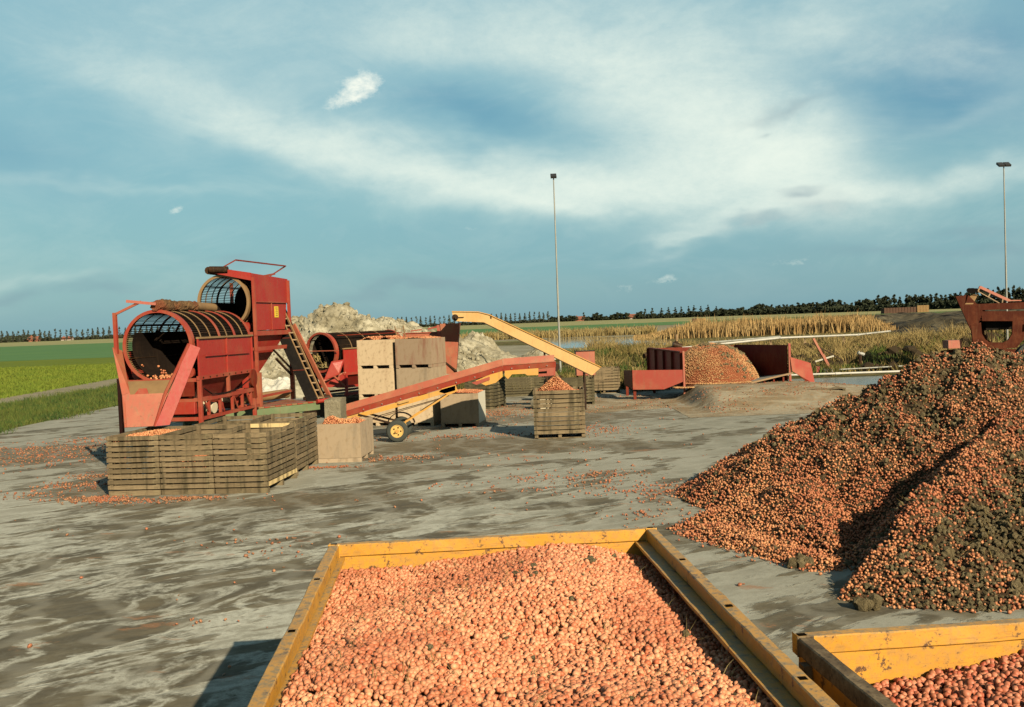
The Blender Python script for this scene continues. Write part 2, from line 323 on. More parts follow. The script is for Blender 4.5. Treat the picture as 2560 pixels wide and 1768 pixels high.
PLAST = soil('dirty_white_plastic_sheet', (.50, .49, .43), (.66, .65, .58), (.34, .32, .24), 1.6); STICK = simple('yellow_sticker', (.72, .50, .04), .5)
STICKD = simple('sticker_print', (.12, .07, .02), .6)
STRAW = simple('stacked_straw', (.24, .15, .06), .95); STRAWD = simple('old_stacked_straw', (.085, .045, .028), .95)
tw = MT('pond_water', .06, .5); tw.col((.16, .19, .19)); tw.bump(tw.noise(tw.co('World', (1, .35, 1)), 2.5, 3), .12, .03); WATER = tw.m
tw = MT('wet_channel', .25, .5); tw.col((.10, .115, .095)); WET = tw.m
BAG = simple('pale_sack', (.52, .46, .33), .8)

# ------------------------------------------------------------------ mesh helpers
class MB:
    def __init__(s): s.v = []; s.f = []
    def add(s, vs, fs):
        o = len(s.v); s.v += [tuple(p) for p in vs]; s.f += [tuple(i+o for i in f) for f in fs]; return s
    def box(s, x0, y0, z0, x1, y1, z1):
        return s.add([(x, y, z) for z in (z0, z1) for y in (y0, y1) for x in (x0, x1)],
                     [(0, 2, 3, 1), (4, 5, 7, 6), (0, 1, 5, 4), (2, 6, 7, 3), (0, 4, 6, 2), (1, 3, 7, 5)])
    def beam(s, p, q, w, h=None, up=(0, 0, 1)):
        h = h or w; p, q = Vector(p), Vector(q); d = (q-p).normalized(); u = Vector(up)
        if abs(d.dot(u)) > .98: u = Vector((0, 1, 0))
        a = d.cross(u).normalized()*(w/2); b = a.cross(d).normalized()*(h/2)
        return s.add([p-a-b, p+a-b, p+a+b, p-a+b, q-a-b, q+a-b, q+a+b, q-a+b],
                     [(0, 3, 2, 1), (4, 5, 6, 7), (0, 1, 5, 4), (1, 2, 6, 5), (2, 3, 7, 6), (3, 0, 4, 7)])
    def tube(s, p, q, r, n=10, r2=None, cap=True):
        p, q = Vector(p), Vector(q); d = (q-p).normalized(); u = Vector((0, 0, 1)) if abs(d.z) < .95 else Vector((1, 0, 0))
        a = d.cross(u).normalized(); b = a.cross(d); r2 = r if r2 is None else r2; vs = []
        for c, rr in ((p, r), (q, r2)):
            vs += [c+a*math.cos(i*2*math.pi/n)*rr+b*math.sin(i*2*math.pi/n)*rr for i in range(n)]
        fs = [(i, (i+1) % n, n+(i+1) % n, n+i) for i in range(n)]
        if cap: fs += [tuple(range(n-1, -1, -1)), tuple(range(n, 2*n))]
        return s.add(vs, fs)
    def plate(s, pts, t, nrm=None):            # polygon given thickness t
        P_ = [Vector(p) for p in pts]
        if nrm is None: nrm = (P_[1]-P_[0]).cross(P_[2]-P_[0]).normalized()
        o = Vector(nrm)*t/2; n = len(P_)
        return s.add([p-o for p in P_]+[p+o for p in P_], [tuple(range(n-1, -1, -1)), tuple(range(n, 2*n))]+[(i, (i+1) % n, n+(i+1) % n, n+i) for i in range(n)])
    def ring(s, c, r, y0, y1, t, n=48, a0=0, a1=2*math.pi):    # hoop round local Y
        prof = [(r, y0), (r, y1), (r-t, y1), (r-t, y0)]; vs = []; full = abs(a1-a0-2*math.pi) < 1e-6; m = n if full else n+1
        for i in range(m):
            a = a0+(a1-a0)*i/n
            vs += [(c[0]+math.cos(a)*rr, c[1]+yy, c[2]+math.sin(a)*rr) for rr, yy in prof]
        fs = []
        for i in range(n if full else n):
            j = (i+1) % m
            fs += [(i*4+k, i*4+(k+1) % 4, j*4+(k+1) % 4, j*4+k) for k in range(4)]
        if not full: fs += [(0, 1, 2, 3), tuple((m-1)*4+k for k in (3, 2, 1, 0))]
        return s.add(vs, fs)
    def mesh(s, name):
        me = bpy.data.meshes.new(name); me.from_pydata(s.v, [], s.f); me.update(); return me
    def build(s, name, m, parent=None, smooth=False, loc=(0, 0, 0), bevel=0, label=None, kind=None):
        me = s.mesh(name); me.materials.append(m)
        if smooth:
            me.polygons.foreach_set('use_smooth', [True]*len(me.polygons))
            if hasattr(me, 'set_sharp_from_angle'): me.set_sharp_from_angle(angle=R(40))
        o = bpy.data.objects.new(name, me); COL.objects.link(o); o.location = loc
        if parent: o.parent = parent
        if bevel:
            b = o.modifiers.new('edge', 'BEVEL'); b.width = bevel; b.segments = 1; b.limit_method = 'ANGLE'
        if label: o['label'] = label
        if kind: o['kind'] = kind
        return o
def bar(mb, x0, y0, z0, x1, y1, z1, amp=.0025, seed=0.0):
    lx, ly = abs(x1-x0), abs(y1-y0); ax = 0 if lx > ly else 1; n = int(max(lx, ly)/.09); vs = []; fs = []
    for i in range(n+1):
        t_ = i/n
        for (a, b) in ((0, 0), (1, 0), (1, 1), (0, 1)):
            if ax == 0: p = [x0+(x1-x0)*t_, y0 if a == 0 else y1, z0 if b == 0 else z1]
            else: p = [x0 if a == 0 else x1, y0+(y1-y0)*t_, z0 if b == 0 else z1]
            k = (a*2+b)*3.7+seed; c = 1 if 0 < i < n else .3
            p[1-ax] += c*(amp*mn.noise(Vector((t_*9*max(lx, ly)/3, k, 0)))*2+amp*.7*mn.noise(Vector((t_*60, k, 3)))); p[2] += c*(amp*mn.noise(Vector((t_*7, k, 7)))*1.6+amp*.7*mn.noise(Vector((t_*50, k, 9))))
            vs.append(p)
    fs = [(i*4+k, i*4+(k+1) % 4, (i+1)*4+(k+1) % 4, (i+1)*4+k) for i in range(n) for k in range(4)]+[(0, 1, 2, 3), (n*4+3, n*4+2, n*4+1, n*4)]
    mb.add(vs, fs)
def thing(name, label, cat, loc=(0, 0, 0), rz=0.0, group=None):
    o = bpy.data.objects.new(name, None); COL.objects.link(o); o.empty_display_size = .2
    o.location = loc; o.rotation_euler = (0, 0, rz); o['label'] = label; o['category'] = cat
    if group: o['group'] = group
    return o
def tag(o, label, cat, group=None, kind=None):
    if label: o['label'] = label
    if cat: o['category'] = cat
    if group: o['group'] = group
    if kind: o['kind'] = kind
    return o
def link(name, me, parent, loc=(0, 0, 0), rot=(0, 0, 0), scale=None, label=None):
    o = bpy.data.objects.new(name, me); COL.objects.link(o); o.parent = parent; o.location = loc; o.rotation_euler = rot
    if scale: o.scale = scale
    if label: o['label'] = label
    return o
def copy_tree(o, parent=None):
    c = o.copy(); COL.objects.link(c)
    if parent: c.parent = parent
    for ch in o.children: copy_tree(ch, c)
    return c
def sheet(name, pts, m, z, label=None):
    mb = MB(); mb.add([(x, y, z) for x, y in pts], [tuple(range(len(pts)))]); o = mb.build(name, m); o['kind'] = 'structure'
    if label: o['label'] = label
    return o
def fbm(x, y, s=1.0, o=4, seed=0.0):
    return mn.fractal(Vector((x*s+seed, y*s-seed*.7, seed*1.3)), .6, 2.1, o)
def grid(name, x0, x1, y0, y1, nx, ny, f, m, parent=None, smooth=True, mask=None):
    vs = []; idx = {}; fs = []
    for j in range(ny+1):
        for i in range(nx+1):
            x = x0+(x1-x0)*i/nx; y = y0+(y1-y0)*j/ny; vs.append((x, y, f(x, y)))
    for j in range(ny):
        for i in range(nx):
            a = j*(nx+1)+i
            if mask and not mask(*vs[a][:2]): continue
            fs.append((a, a+1, a+nx+2, a+nx+1))
    mb = MB(); mb.v = vs; mb.f = fs
    me = mb.mesh(name); me.materials.append(m)
    if smooth: me.polygons.foreach_set('use_smooth', [True]*len(me.polygons))
    o = bpy.data.objects.new(name, me); COL.objects.link(o)
    if parent: o.parent = parent
    return o

_ng = {}
def onion_group(mt, lumpy=False, sub=2, flat=.88):
    key = (mt.name, lumpy, sub)
    if key in _ng: return _ng[key]
    g = bpy.data.node_groups.new('scatter_'+mt.name, 'GeometryNodeTree')
    g.interface.new_socket('Geometry', in_out='INPUT', socket_type='NodeSocketGeometry')
    g.interface.new_socket('Geometry', in_out='OUTPUT', socket_type='NodeSocketGeometry')
    n = g.nodes.new; L = g.links.new
    gi, go = n('NodeGroupInput'), n('NodeGroupOutput')
    ico = n('GeometryNodeMeshIcoSphere'); ico.inputs['Subdivisions'].default_value = sub
    sp = n('GeometryNodeSetPosition'); pos = n('GeometryNodeInputPosition')
    if not lumpy:
        sx = n('ShaderNodeSeparateXYZ'); L(pos.outputs[0], sx.inputs[0])
        a = n('ShaderNodeMath'); a.operation = 'SUBTRACT'; a.use_clamp = True; L(sx.outputs[2], a.inputs[0]); a.inputs[1].default_value = .80
        b = n('ShaderNodeMath'); b.operation = 'MULTIPLY_ADD'; L(a.outputs[0], b.inputs[0]); b.inputs[1].default_value = 1.6
        c = n('ShaderNodeMath'); c.operation = 'MULTIPLY'; L(sx.outputs[2], c.inputs[0]); c.inputs[1].default_value = flat; L(c.outputs[0], b.inputs[2])
        cm = n('ShaderNodeCombineXYZ'); L(sx.outputs[0], cm.inputs[0]); L(sx.outputs[1], cm.inputs[1]); L(b.outputs[0], cm.inputs[2])
        L(cm.outputs[0], sp.inputs['Position'])
    else:
        ns = n('ShaderNodeTexNoise'); ns.inputs['Scale'].default_value = 1.1; ns.inputs['Detail'].default_value = 3; L(pos.outputs[0], ns.inputs['Vector'])
        sb = n('ShaderNodeVectorMath'); sb.operation = 'SUBTRACT'; L(ns.outputs['Color'], sb.inputs[0]); sb.inputs[1].default_value = (.5, .5, .5)
        ml = n('ShaderNodeVectorMath'); ml.operation = 'SCALE'; L(sb.outputs[0], ml.inputs[0]); ml.inputs['Scale'].default_value = 1.8
        L(ml.outputs[0], sp.inputs['Offset'])
    L(ico.outputs[0], sp.inputs[0])
    ss = n('GeometryNodeSetShadeSmooth'); L(sp.outputs[0], ss.inputs[0]); ss.inputs['Shade Smooth'].default_value = not lumpy
    sm = n('GeometryNodeSetMaterial'); L(ss.outputs[0], sm.inputs[0]); sm.inputs['Material'].default_value = mt
    iop = n('GeometryNodeInstanceOnPoints'); L(gi.outputs[0], iop.inputs['Points']); L(sm.outputs[0], iop.inputs['Instance'])
    na = n('GeometryNodeInputNamedAttribute'); na.data_type = 'FLOAT_VECTOR'; na.inputs[0].default_value = 'rot'; L(na.outputs[0], iop.inputs['Rotation'])
    nb = n('GeometryNodeInputNamedAttribute'); nb.data_type = 'FLOAT_VECTOR'; nb.inputs[0].default_value = 'sc'; L(nb.outputs[0], iop.inputs['Scale'])
    L(iop.outputs[0], go.inputs[0]); _ng[key] = g; return g
def scatter(name, pts, r, mt, parent=None, var=.2, lumpy=False, sub=2, flat=(1, 1, 1)):
    pts = np.asarray(pts, dtype=np.float32).reshape(-1, 3); n = len(pts)
    me = bpy.data.meshes.new(name); me.vertices.add(n); me.vertices.foreach_set('co', pts.ravel()); me.materials.append(mt)
    rot = (RNG.random((n, 3))*np.array([1.9, 1.9, 6.28])-np.array([.95, .95, 0])).astype(np.float32)
    s = r*(1+var*RNG.standard_normal((n, 1)).clip(-2, 2.2)); s = np.repeat(s, 3, 1)*(1+.10*RNG.standard_normal((n, 3)))*np.array(flat)
    a = me.attributes.new('rot', 'FLOAT_VECTOR', 'POINT'); a.data.foreach_set('vector', rot.ravel())
    a = me.attributes.new('sc', 'FLOAT_VECTOR', 'POINT'); a.data.foreach_set('vector', s.astype(np.float32).ravel())
    o = bpy.data.objects.new(name, me); COL.objects.link(o)
    if parent: o.parent = parent
    md = o.modifiers.new('scatter', 'NODES'); md.node_group = onion_group(mt, lumpy, sub); o['kind'] = 'stuff'; return o
def onion_mesh(r=1.0):
    import bmesh
    bm = bmesh.new(); bmesh.ops.create_icosphere(bm, subdivisions=2, radius=1)
    for v in bm.verts: v.co.z = v.co.z*.88+max(0, v.co.z-.8)*1.6
    me = bpy.data.meshes.new('onion'); bm.to_mesh(me); bm.free(); me.materials.append(ONI)
    me.polygons.foreach_set('use_smooth', [True]*len(me.polygons)); return me
def blades(name, pts, hts, w, m, lean=.25, nb=1, parent=None, spread=.1, kind='stuff'):
    pts = np.asarray(pts, float).reshape(-1, 3); pts = np.repeat(pts, nb, 0); h = np.repeat(np.asarray(hts, float), nb)*(.6+.5*RNG.random(len(pts)))
    n = len(pts); pts[:, :2] += RNG.normal(0, spread, (n, 2)); a = RNG.random(n)*6.283; d = np.stack([np.cos(a), np.sin(a), a*0], 1)*w/2
    ln = RNG.normal(0, lean, (n, 2))*h[:, None]; mid = pts.copy(); mid[:, 2] += h*.55; mid[:, :2] += ln*.35; top = pts.copy(); top[:, 2] += h; top[:, :2] += ln
    V = np.stack([pts-d, pts+d, mid+d*.8, mid-d*.8, top], 1).reshape(-1, 3)
    F = np.arange(n)[:, None]*5
    me = bpy.data.meshes.new(name)
    me.vertices.add(len(V)); me.vertices.foreach_set('co', V.astype(np.float32).ravel())
    loops = np.concatenate([F+np.array([0, 1, 2, 3]), F+np.array([3, 2, 4])], 1).ravel().astype(np.int32)
    me.loops.add(len(loops)); me.loops.foreach_set('vertex_index', loops)
    st = (np.arange(n)[:, None]*7+np.array([0, 4])).ravel().astype(np.int32); tt = np.tile([4, 3], n).astype(np.int32)
    me.polygons.add(len(st)); me.polygons.foreach_set('loop_start', st); me.polygons.foreach_set('loop_total', tt)
    me.update(calc_edges=True); me.materials.append(m); o = bpy.data.objects.new(name, me); COL.objects.link(o)
    if parent: o.parent = parent
    if kind: o['kind'] = kind
    return o

# ------------------------------------------------------------------ ground sheets
sheet('ground', [(-3000, -400), (3000, -400), (3000, 3200), (-3000, 3200)], F_BASE, -.10)
sheet('fallow_field', [(-40, 195), (-25, 160), (400, 120), (700, 300), (160, 322), (0, 300)], F_GREY, -.08)
sheet('olive_crop_field', [(-500, -200), (-26.6, -200), (-27.3, 50), (-29, 74), (-36, 143), (-500, 168)], F_OLIVE, -.05)
sheet('bluegreen_crop_field', [(-900, 186), (-500, 168.2), (-36, 143.2), (-28, 205), (40, 300), (120, 330), (110, 430), (-40, 425), (-900, 440)], F_BLUE, -.045)
sheet('far_green_strip', [(120.2, 330), (420, 345), (420, 470), (110.2, 430)], F_GREEN, -.045)
sheet('field_track', [(-27.2, -200), (-24.4, -200), (-24.4, 47), (-25.2, 64), (-29, 110), (-32, 110), (-29.2, 74), (-27.4, 50)], F_TRACK, -.03)
sheet('grass_verge', [(-24.5, -200), (-17.4, -200), (-17.6, 40), (-18.2, 52), (-22, 66), (-25, 66)], F_VERGE, -.02)
sheet('rough_ground', [(-25, 48), (60, 44), (140, 60), (160, 120), (60, 150), (-25, 150)], F_ROUGH, -.035)
sheet('mud_flat', [(-24, 50), (0, 46), (3.5, 58), (8, 74), (8, 118), (-10, 135), (-26, 100)], SANDF, -.02)
sheet('yard_concrete', [(-17.7, -60), (60, -60), (60, 38.4), (10.6, 38.4), (10.6, 46.5), (-6, 47), (-17.7, 48.5)], CONC, 0)
sheet('pond_water', [G(1370, 845, -.02).xy, G(1600, 842, -.02).xy, G(1670, 850, -.02).xy, G(1700, 862, -.02).xy, G(1530, 868, -.02).xy, G(1350, 872, -.02).xy], WATER, -.012)
sheet('wash_channel', [(10.7, 38.5), (60, 38.5), (60, 45.4), (10.7, 45.4)], WET, -.01)
# raised loading ramp of packed dirt and concrete in front of the intake bin
def rampf(x, y):
    a = min(1, max(0, (y-30.4-.35*math.sin(x*.7))/4.6)); a = a*a*(3-2*a)
    b = min(1, max(0, (x-5.9)/.9)); b = b*b*(3-2*b); c = min(1, max(0, (15.5-x)/5.0))
    d = min(1, max(0, (37.2-y)/.25))
    return .006+.52*a*b*c*d+.03*fbm(x, y, .9, 4, 3)*a
def rampmat():
    t = MT('dirty_ramp', .9, .1); v = t.co('World'); a = t.noise(v, .8, 6, .65, .5); b = t.noise(v, 7, 6, .7)
    x = t.mix(t.ramp(a, .38, .6), (.32, .285, .21), (.22, .17, .105)); x = t.mix(t.math('MULTIPLY', t.ramp(b, .5, .66), .5), x, (.36, .20, .09))
    x = t.mix(t.math('MULTIPLY', t.ramp(t.noise(t.co('World', (.3, 2, 1)), 1.2, 5), .5, .65), .6), x, (.38, .35, .26)); t.col(x); t.bump(b, .8, .04); return t.m
RAMPM = rampmat()
o = grid('loading_ramp', 5.3, 15.5, 30.0, 37.3, 70, 50, rampf, RAMPM); o['kind'] = 'structure'
def dirtf(x, y):
    a = max(0, 1-((x-2.2)/5.2)**2-((y-36.3)/3.8)**2); return -.012+.05*a+.03*fbm(x, y, .8, 4, 9)*min(1, a*3)
o = grid('packed_dirt', -3.2, 7.5, 32.4, 40.2, 60, 40, dirtf, RAMPM); o['kind'] = 'structure'
# weedy bank behind the yard
def bankf(x, y):
    t_ = 46.4-.02*(x-10); a = min(1, max(0, (y-t_)/9)); b = min(1, max(0, (74-y)/9)); e = min(1, max(0, (x+1)/7))
    return -.03+(.95*a*b*(.75+.25*math.sin(x*.21+1))+.25*fbm(x, y, .35, 4, 5)*a*b)*e
o = grid('weedy_bank', -1, 75, 45.6, 75, 110, 44, bankf, F_ROUGH); o['kind'] = 'structure'
# dark soil ridges beyond; shade of their hollows is in the colour
def ridgef(x, y):
    e = min(1, max(0, (x-48-.18*(y-130))/10)); r = max(0, math.sin((y-128)/24.0*math.pi))**.7
    return -.05+e*(.35+1.0*r+.8*fbm(x, y, .14, 5, 2)) if y > 122 else -.05+e*max(0, (y-116)/6)*(1+.6*fbm(x, y, .16, 5, 2))
o = grid('ridged_earth', 44, 130, 114, 232, 90, 110, ridgef, EARTH, smooth=False); o['kind'] = 'structure'

# ------------------------------------------------------------------ spoil heap
def spoil(x, y):
    h = 0
    for cx, cy, rx, ry, hz in ((-10.2, 60, 6.6, 9, 4.75), (-8.0, 61, 8.5, 9, 3.75), (-12.9, 60, 4.8, 9, 3.9), (-12.5, 50, 5.5, 6, 2.2), (-6.5, 66, 9, 6, 3.1)):
        d = math.hypot((x-cx)/rx, (y-cy)/ry)
        h = max(h, hz*max(0, 1-d)**.92 if d > .25 else hz*(1-d*.97))
    return -.05+h*(1+.14*fbm(x, y, .35, 5, 1))+min(h, .6)*.45*fbm(x, y, .9, 5, 6)
o = grid('spoil_heap', -19, 3, 43, 72, 220, 220, spoil, SAND, smooth=True)
tag(o, 'big pale grey heap of spoil behind the red drum graders', 'heap', kind='thing')
P_ = []
for i in range(5200):
    x = random.uniform(-17.5, 0); y = random.uniform(47, 62); h = spoil(x, y)
    if h > .25: P_.append((x, y, h-.02))
scatter('spoil_clod', P_, .085, SAND, o, .7, True, 1)
def smal(cx, cy, r, h, seed):
    def f(x, y):
        d = math.hypot(x-cx, y-cy)/r; return -.05+max(0, 1-d)*h*(1+.3*fbm(x, y, .5, 4, seed))+max(0, 1-d)*.3*fbm(x, y, 1.2, 4, seed)
    return f
c = Q(1194, 850, 80)
o = grid('spoil_mound', c.x-3.4, c.x+3.4, 76.5, 83.5, 50, 50, smal(c.x, 80, 2.6, 2.8, 4), SAND, smooth=False)
tag(o, 'small pale mound of spoil under the raised yellow conveyor', 'mound', kind='thing')
c = Q(1362, 860, 78)
o = grid('spoil_mound', c.x-2.6, c.x+2.6, 75.4, 80.6, 40, 40, smal(c.x, 78, 2.4, 1.5, 8), SAND, smooth=False)
tag(o, 'low pale mound of rubble right beside the tall lamp pole', 'mound', kind='thing')
# plastic sheet on its foot
def tarpf(x, y): return spoil(x, y)+.10+.05*math.sin(x*5+y*2)+.05*fbm(x, y, 2, 3, 3)
o = grid('plastic_sheet', -11.9, -10.2, 43.6, 46.4, 24, 30, tarpf, PLAST, smooth=True)
tag(o, 'white plastic sheet spread over the foot of the grey spoil heap', 'sheet')

# ------------------------------------------------------------------ trees and houses on the horizon
def crown_mesh(name, w, h, base, shape, m, n=260):
    V = []; F = []; rnd = random.Random(name)
    clumps = []
    for i in range(16 if shape != 'round' else 26):
        t_ = rnd.random()
        if shape == 'poplar': rr = w*.5*(math.sin(math.pi*min(1, t_*.9+.12)))**.6*.7
        elif shape == 'cone': rr = w*.5*(1-t_)**.8+.1
        else: rr = w*.5*math.sqrt(max(.05, 1-(t_*1.25-.35)**2))*.8
        a = rnd.random()*6.28; q = math.sqrt(rnd.random())*rr
        clumps.append((math.cos(a)*q, math.sin(a)*q, base+t_*(h-base), max(.28, rr*.55)))
    for i in range(n):
        c = rnd.choice(clumps); d = Vector((rnd.gauss(0, 1), rnd.gauss(0, 1), rnd.gauss(0, .8)))
        p = Vector(c[:3])+d*c[3]*.55; s = w*.105*(.6+rnd.random()); a = Vector((rnd.gauss(0, 1), rnd.gauss(0, 1), rnd.gauss(0, 1))).normalized()
        b = a.orthogonal().normalized(); e = a.cross(b); k = len(V)
        V += [p-b*s-e*s*.6, p+b*s-e*s*.6, p+e*s+a*s*.3]; F.append((k, k+1, k+2))
    mb = MB(); mb.v = [tuple(q) for q in V]; mb.f = F; me = mb.mesh(name); me.materials.append(m); return me
def trunk_mesh(h, r):
    mb = MB(); mb.tube((0, 0, 0), (0, 0, h*.55), r, 6, r*.6); mb.tube((0, 0, h*.5), (.1*h*.3, 0, h*.85), r*.55, 5, r*.15)
    for a in range(4): mb.tube((0, 0, h*(.3+.1*a)), (math.cos(a*1.9)*h*.12, math.sin(a*1.9)*h*.12, h*(.5+.1*a)), r*.35, 4, r*.1)
    me = mb.mesh('trunk'); me.materials.append(BARK); return me
TM = {}
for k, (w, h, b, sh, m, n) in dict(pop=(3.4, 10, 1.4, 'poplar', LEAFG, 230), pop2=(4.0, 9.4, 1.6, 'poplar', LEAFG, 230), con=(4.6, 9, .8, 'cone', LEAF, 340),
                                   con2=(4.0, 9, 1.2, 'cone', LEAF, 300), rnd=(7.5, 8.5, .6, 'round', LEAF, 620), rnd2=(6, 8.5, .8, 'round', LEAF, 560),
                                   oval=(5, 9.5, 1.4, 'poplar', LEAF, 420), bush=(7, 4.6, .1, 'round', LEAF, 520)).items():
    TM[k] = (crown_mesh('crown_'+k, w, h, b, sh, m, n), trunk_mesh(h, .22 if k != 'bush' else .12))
def tree(kind, u, D, hs, name, label, group, ws=1.0):
    x = (u-1280)/FPX*D
    o = thing(name, label, 'tree' if kind != 'bush' else 'bush', (x, D, -.1), random.random()*6.28, group)
    link('crown', TM[kind][0], o, scale=(ws, ws, hs)); link('trunk', TM[kind][1], o, scale=(1, 1, hs)); return o
u = -180.0
while u < 735:
    tree(random.choice(('pop', 'pop2')), u+random.uniform(-1.6, 1.6), 930+random.uniform(-10, 10), random.uniform(1.0, 1.22), 'poplar_tree',
         'small slender poplar in the evenly spaced row along the far left horizon', 'poplars in the far row left of the graders'); u += 13.4
for u0, u1, lab, gp in ((985, 1140, 'small slender poplar in the row between the spoil heap and the yellow conveyor head', 'poplars right of the spoil heap'),
                        (1150, 1375, 'small slender poplar in the far row above the sloping yellow conveyor', 'poplars above the yellow conveyor')):
    u = u0
    while u < u1:
        tree(random.choice(('pop', 'pop2')), u+random.uniform(-1, 1), 940, random.uniform(.95, 1.15), 'poplar_tree', lab, gp, .9); u += 11.8
u = 0
while u < 700:
    tree('bush', u, 960, random.uniform(.45, .8) if u > 110 else random.uniform(.9, 1.35), 'bush', 'low dark bush in the undergrowth beneath the far left poplar row', 'bushes below the far left poplars', random.uniform(.8, 1.3)); u += 14
u = 980
while u < 1390:
    tree('bush', u, 965, random.uniform(.45, .7), 'bush', 'low dark bush along the horizon below the middle row of poplars', 'bushes below the middle poplars', 1.2); u += 15
def dline(u): return 980-(u-1380)*.32
for u in list(range(1384, 1612, 11)):
    if 1448 < u < 1466 or 1572 < u < 1598:
        tree('bush', u, dline(u)+30, .8, 'bush', 'low dark bush behind the red roofed farmhouses', 'bushes behind the farmhouses')
    else: tree(random.choice(('rnd', 'rnd2', 'bush')), u, dline(u), random.uniform(.55, .8), 'broad_tree', 'low dark broad tree in the clump around the red roofed farmhouses', 'broad trees around the farmhouses', 1.0)
for u in (1463, 1616, 1634, 1658, 1674, 1691, 1707, 1725, 1739, 1755, 1773, 1795):
    tree(random.choice(('con', 'con2')), u, dline(u)-10, random.uniform(.92, 1.15), 'pointed_tree', 'dark pointed tree standing above the hedge right of the farmhouses', 'pointed trees right of the farmhouses')
for u in range(1612, 1900, 10):
    tree('bush', u+random.uniform(-2, 2), dline(u), random.uniform(.6, .9)*(1.3 if u > 1720 else 1), 'bush', 'low dark bush in the hedge joining the pointed trees', 'bushes under the pointed trees', .9)
for u0, u1, hs, kinds in ((1800, 1880, .68, ('rnd', 'rnd2')), (1880, 2037, .90, ('rnd', 'rnd2', 'oval')), (2044, 2108, .98, ('oval', 'rnd2', 'rnd')), (2108, 2140, .72, ('con2', 'oval')),
                          (2144, 2192, 1.0, ('rnd', 'rnd2')), (2196, 2258, 1.12, ('oval', 'rnd')), (2264, 2420, 1.12, ('oval', 'oval', 'rnd2')), (2420, 3250, 1.25, ('oval', 'rnd'))):
    u = u0+5
    while u < u1:
        D = dline(u)
        tree(random.choice(kinds), u+random.uniform(-2, 2), D+random.uniform(-6, 6), hs*random.uniform(.84, 1.08), 'dense_tree',
             'dense dark tree in the long wood behind the reeds and straw stack' if u < 2250 else 'taller dark tree in the wood beside and behind the rusty machine',
             'trees of the long dark wood' if u < 2250 else 'trees behind the rusty machine', random.uniform(.8, 1.05)*D/700)
        u += 12.5 if hs > .75 else 11
for u in range(1885, 3250, 12):
    if 2032 < u < 2044: continue
    D = dline(u)-14; tree('bush', u, D, random.uniform(.75, 1.05), 'bush', 'dark bush at the foot of the long wood on the right', 'bushes at the foot of the long wood', 1.0)
def house(u, D, w, d, hw, hr, rz, label, wall, group=None):
    x = (u-1280)/FPX*D; D += 40; x = (u-1280)/FPX*D; w *= .8; hw *= .75; hr *= .8; o = thing('farmhouse', label, 'house', (x, D, -.1), rz, group)
    mb = MB(); mb.box(-w/2, -d/2, 0, w/2, d/2, hw); mb.add([(-w/2, -d/2, hw), (-w/2, d/2, hw), (-w/2, 0, hw+hr*.92)], [(0, 1, 2)]); mb.add([(w/2, -d/2, hw), (w/2, d/2, hw), (w/2, 0, hw+hr*.92)], [(0, 2, 1)])
    mb.build('wall', wall, o)
    mb = MB(); e = .5
    for s in (-1, 1): mb.plate([(-w/2-e, s*(d/2+e), hw-.15), (w/2+e, s*(d/2+e), hw-.15), (w/2+e, 0, hw+hr), (-w/2-e, 0, hw+hr)], .18)
    rf = mb.build('roof', ROOF, o); mb = MB(); mb.box(-w*.3, -.4, hw+hr*.7, -w*.3+.8, .4, hw+hr+1.0); mb.build('chimney', BRICK, rf)
    for i in range(4):
        mb = MB(); xx = -w/2+w*(i+.5)/4; mb.box(xx-.6, -d/2-.05, 1.0, xx+.6, -d/2+.02, 2.2); mb.build('window', HOLE, o)
house(88, 905, 11, 8, 2.6, 4.0, .1, 'red roofed farmhouse among trees at the far left horizon', BRICK)
house(166, 915, 7, 6, 1.6, 2.8, 0, 'small pale pink roofed house, left of the pair between far poplars', WWALL)
house(178, 915, 6, 6, 1.6, 2.6, 0, 'small pale pink roofed house, right of the pair between far poplars', WWALL)
house(1452, 935, 13, 8, 2.4, 3.6, .05, 'red roofed farmhouse in the dark trees right of the lamp pole', BRICK)
house(1584, 905, 12, 8, 2.4, 3.8, -.1, 'larger red roofed farmhouse with pale wall beside the pointed trees', WWALL)
# straw stack
x0 = (2213-1280)/FPX*440; o = thing('straw_stack', 'long low stack of straw bales at the edge of the field before the wood', 'straw stack', (x0, 440, -.1))
mb = MB()
for j in range(4):
    for i in range(11): mb.box(i*1.3+.03*j+random.uniform(0, .08)+(.8*(3-j)*0), 0, j*.62, i*1.3+1.24, 4, j*.62+.6)
mb.build('bale_block', STRAWD, o, label='dark weathered bales')
mb = MB()
for j in range(5):
    for i in range(4): mb.box(14.5+i*1.3+random.uniform(0, .06), -.5, j*.62, 14.5+i*1.3+1.25, 4, j*.62+.6)
mb.build('bale_block', STRAW, o, label='fresh yellow bales')
c = Q(1737, 796, 340); o = thing('straw_bale', 'single brown straw bale alone in the field above the reeds', 'bale', (c.x, 340, -.1))
mb = MB(); mb.tube((-.9, 0, .8), (.9, 0, .8), .8, 14); mb.build('bale_body', STRAWD, o); mb = MB(); mb.box(1.1, -.5, 0, 3.6, 1, 1.5); mb.build('bale_block', STRAW, o)

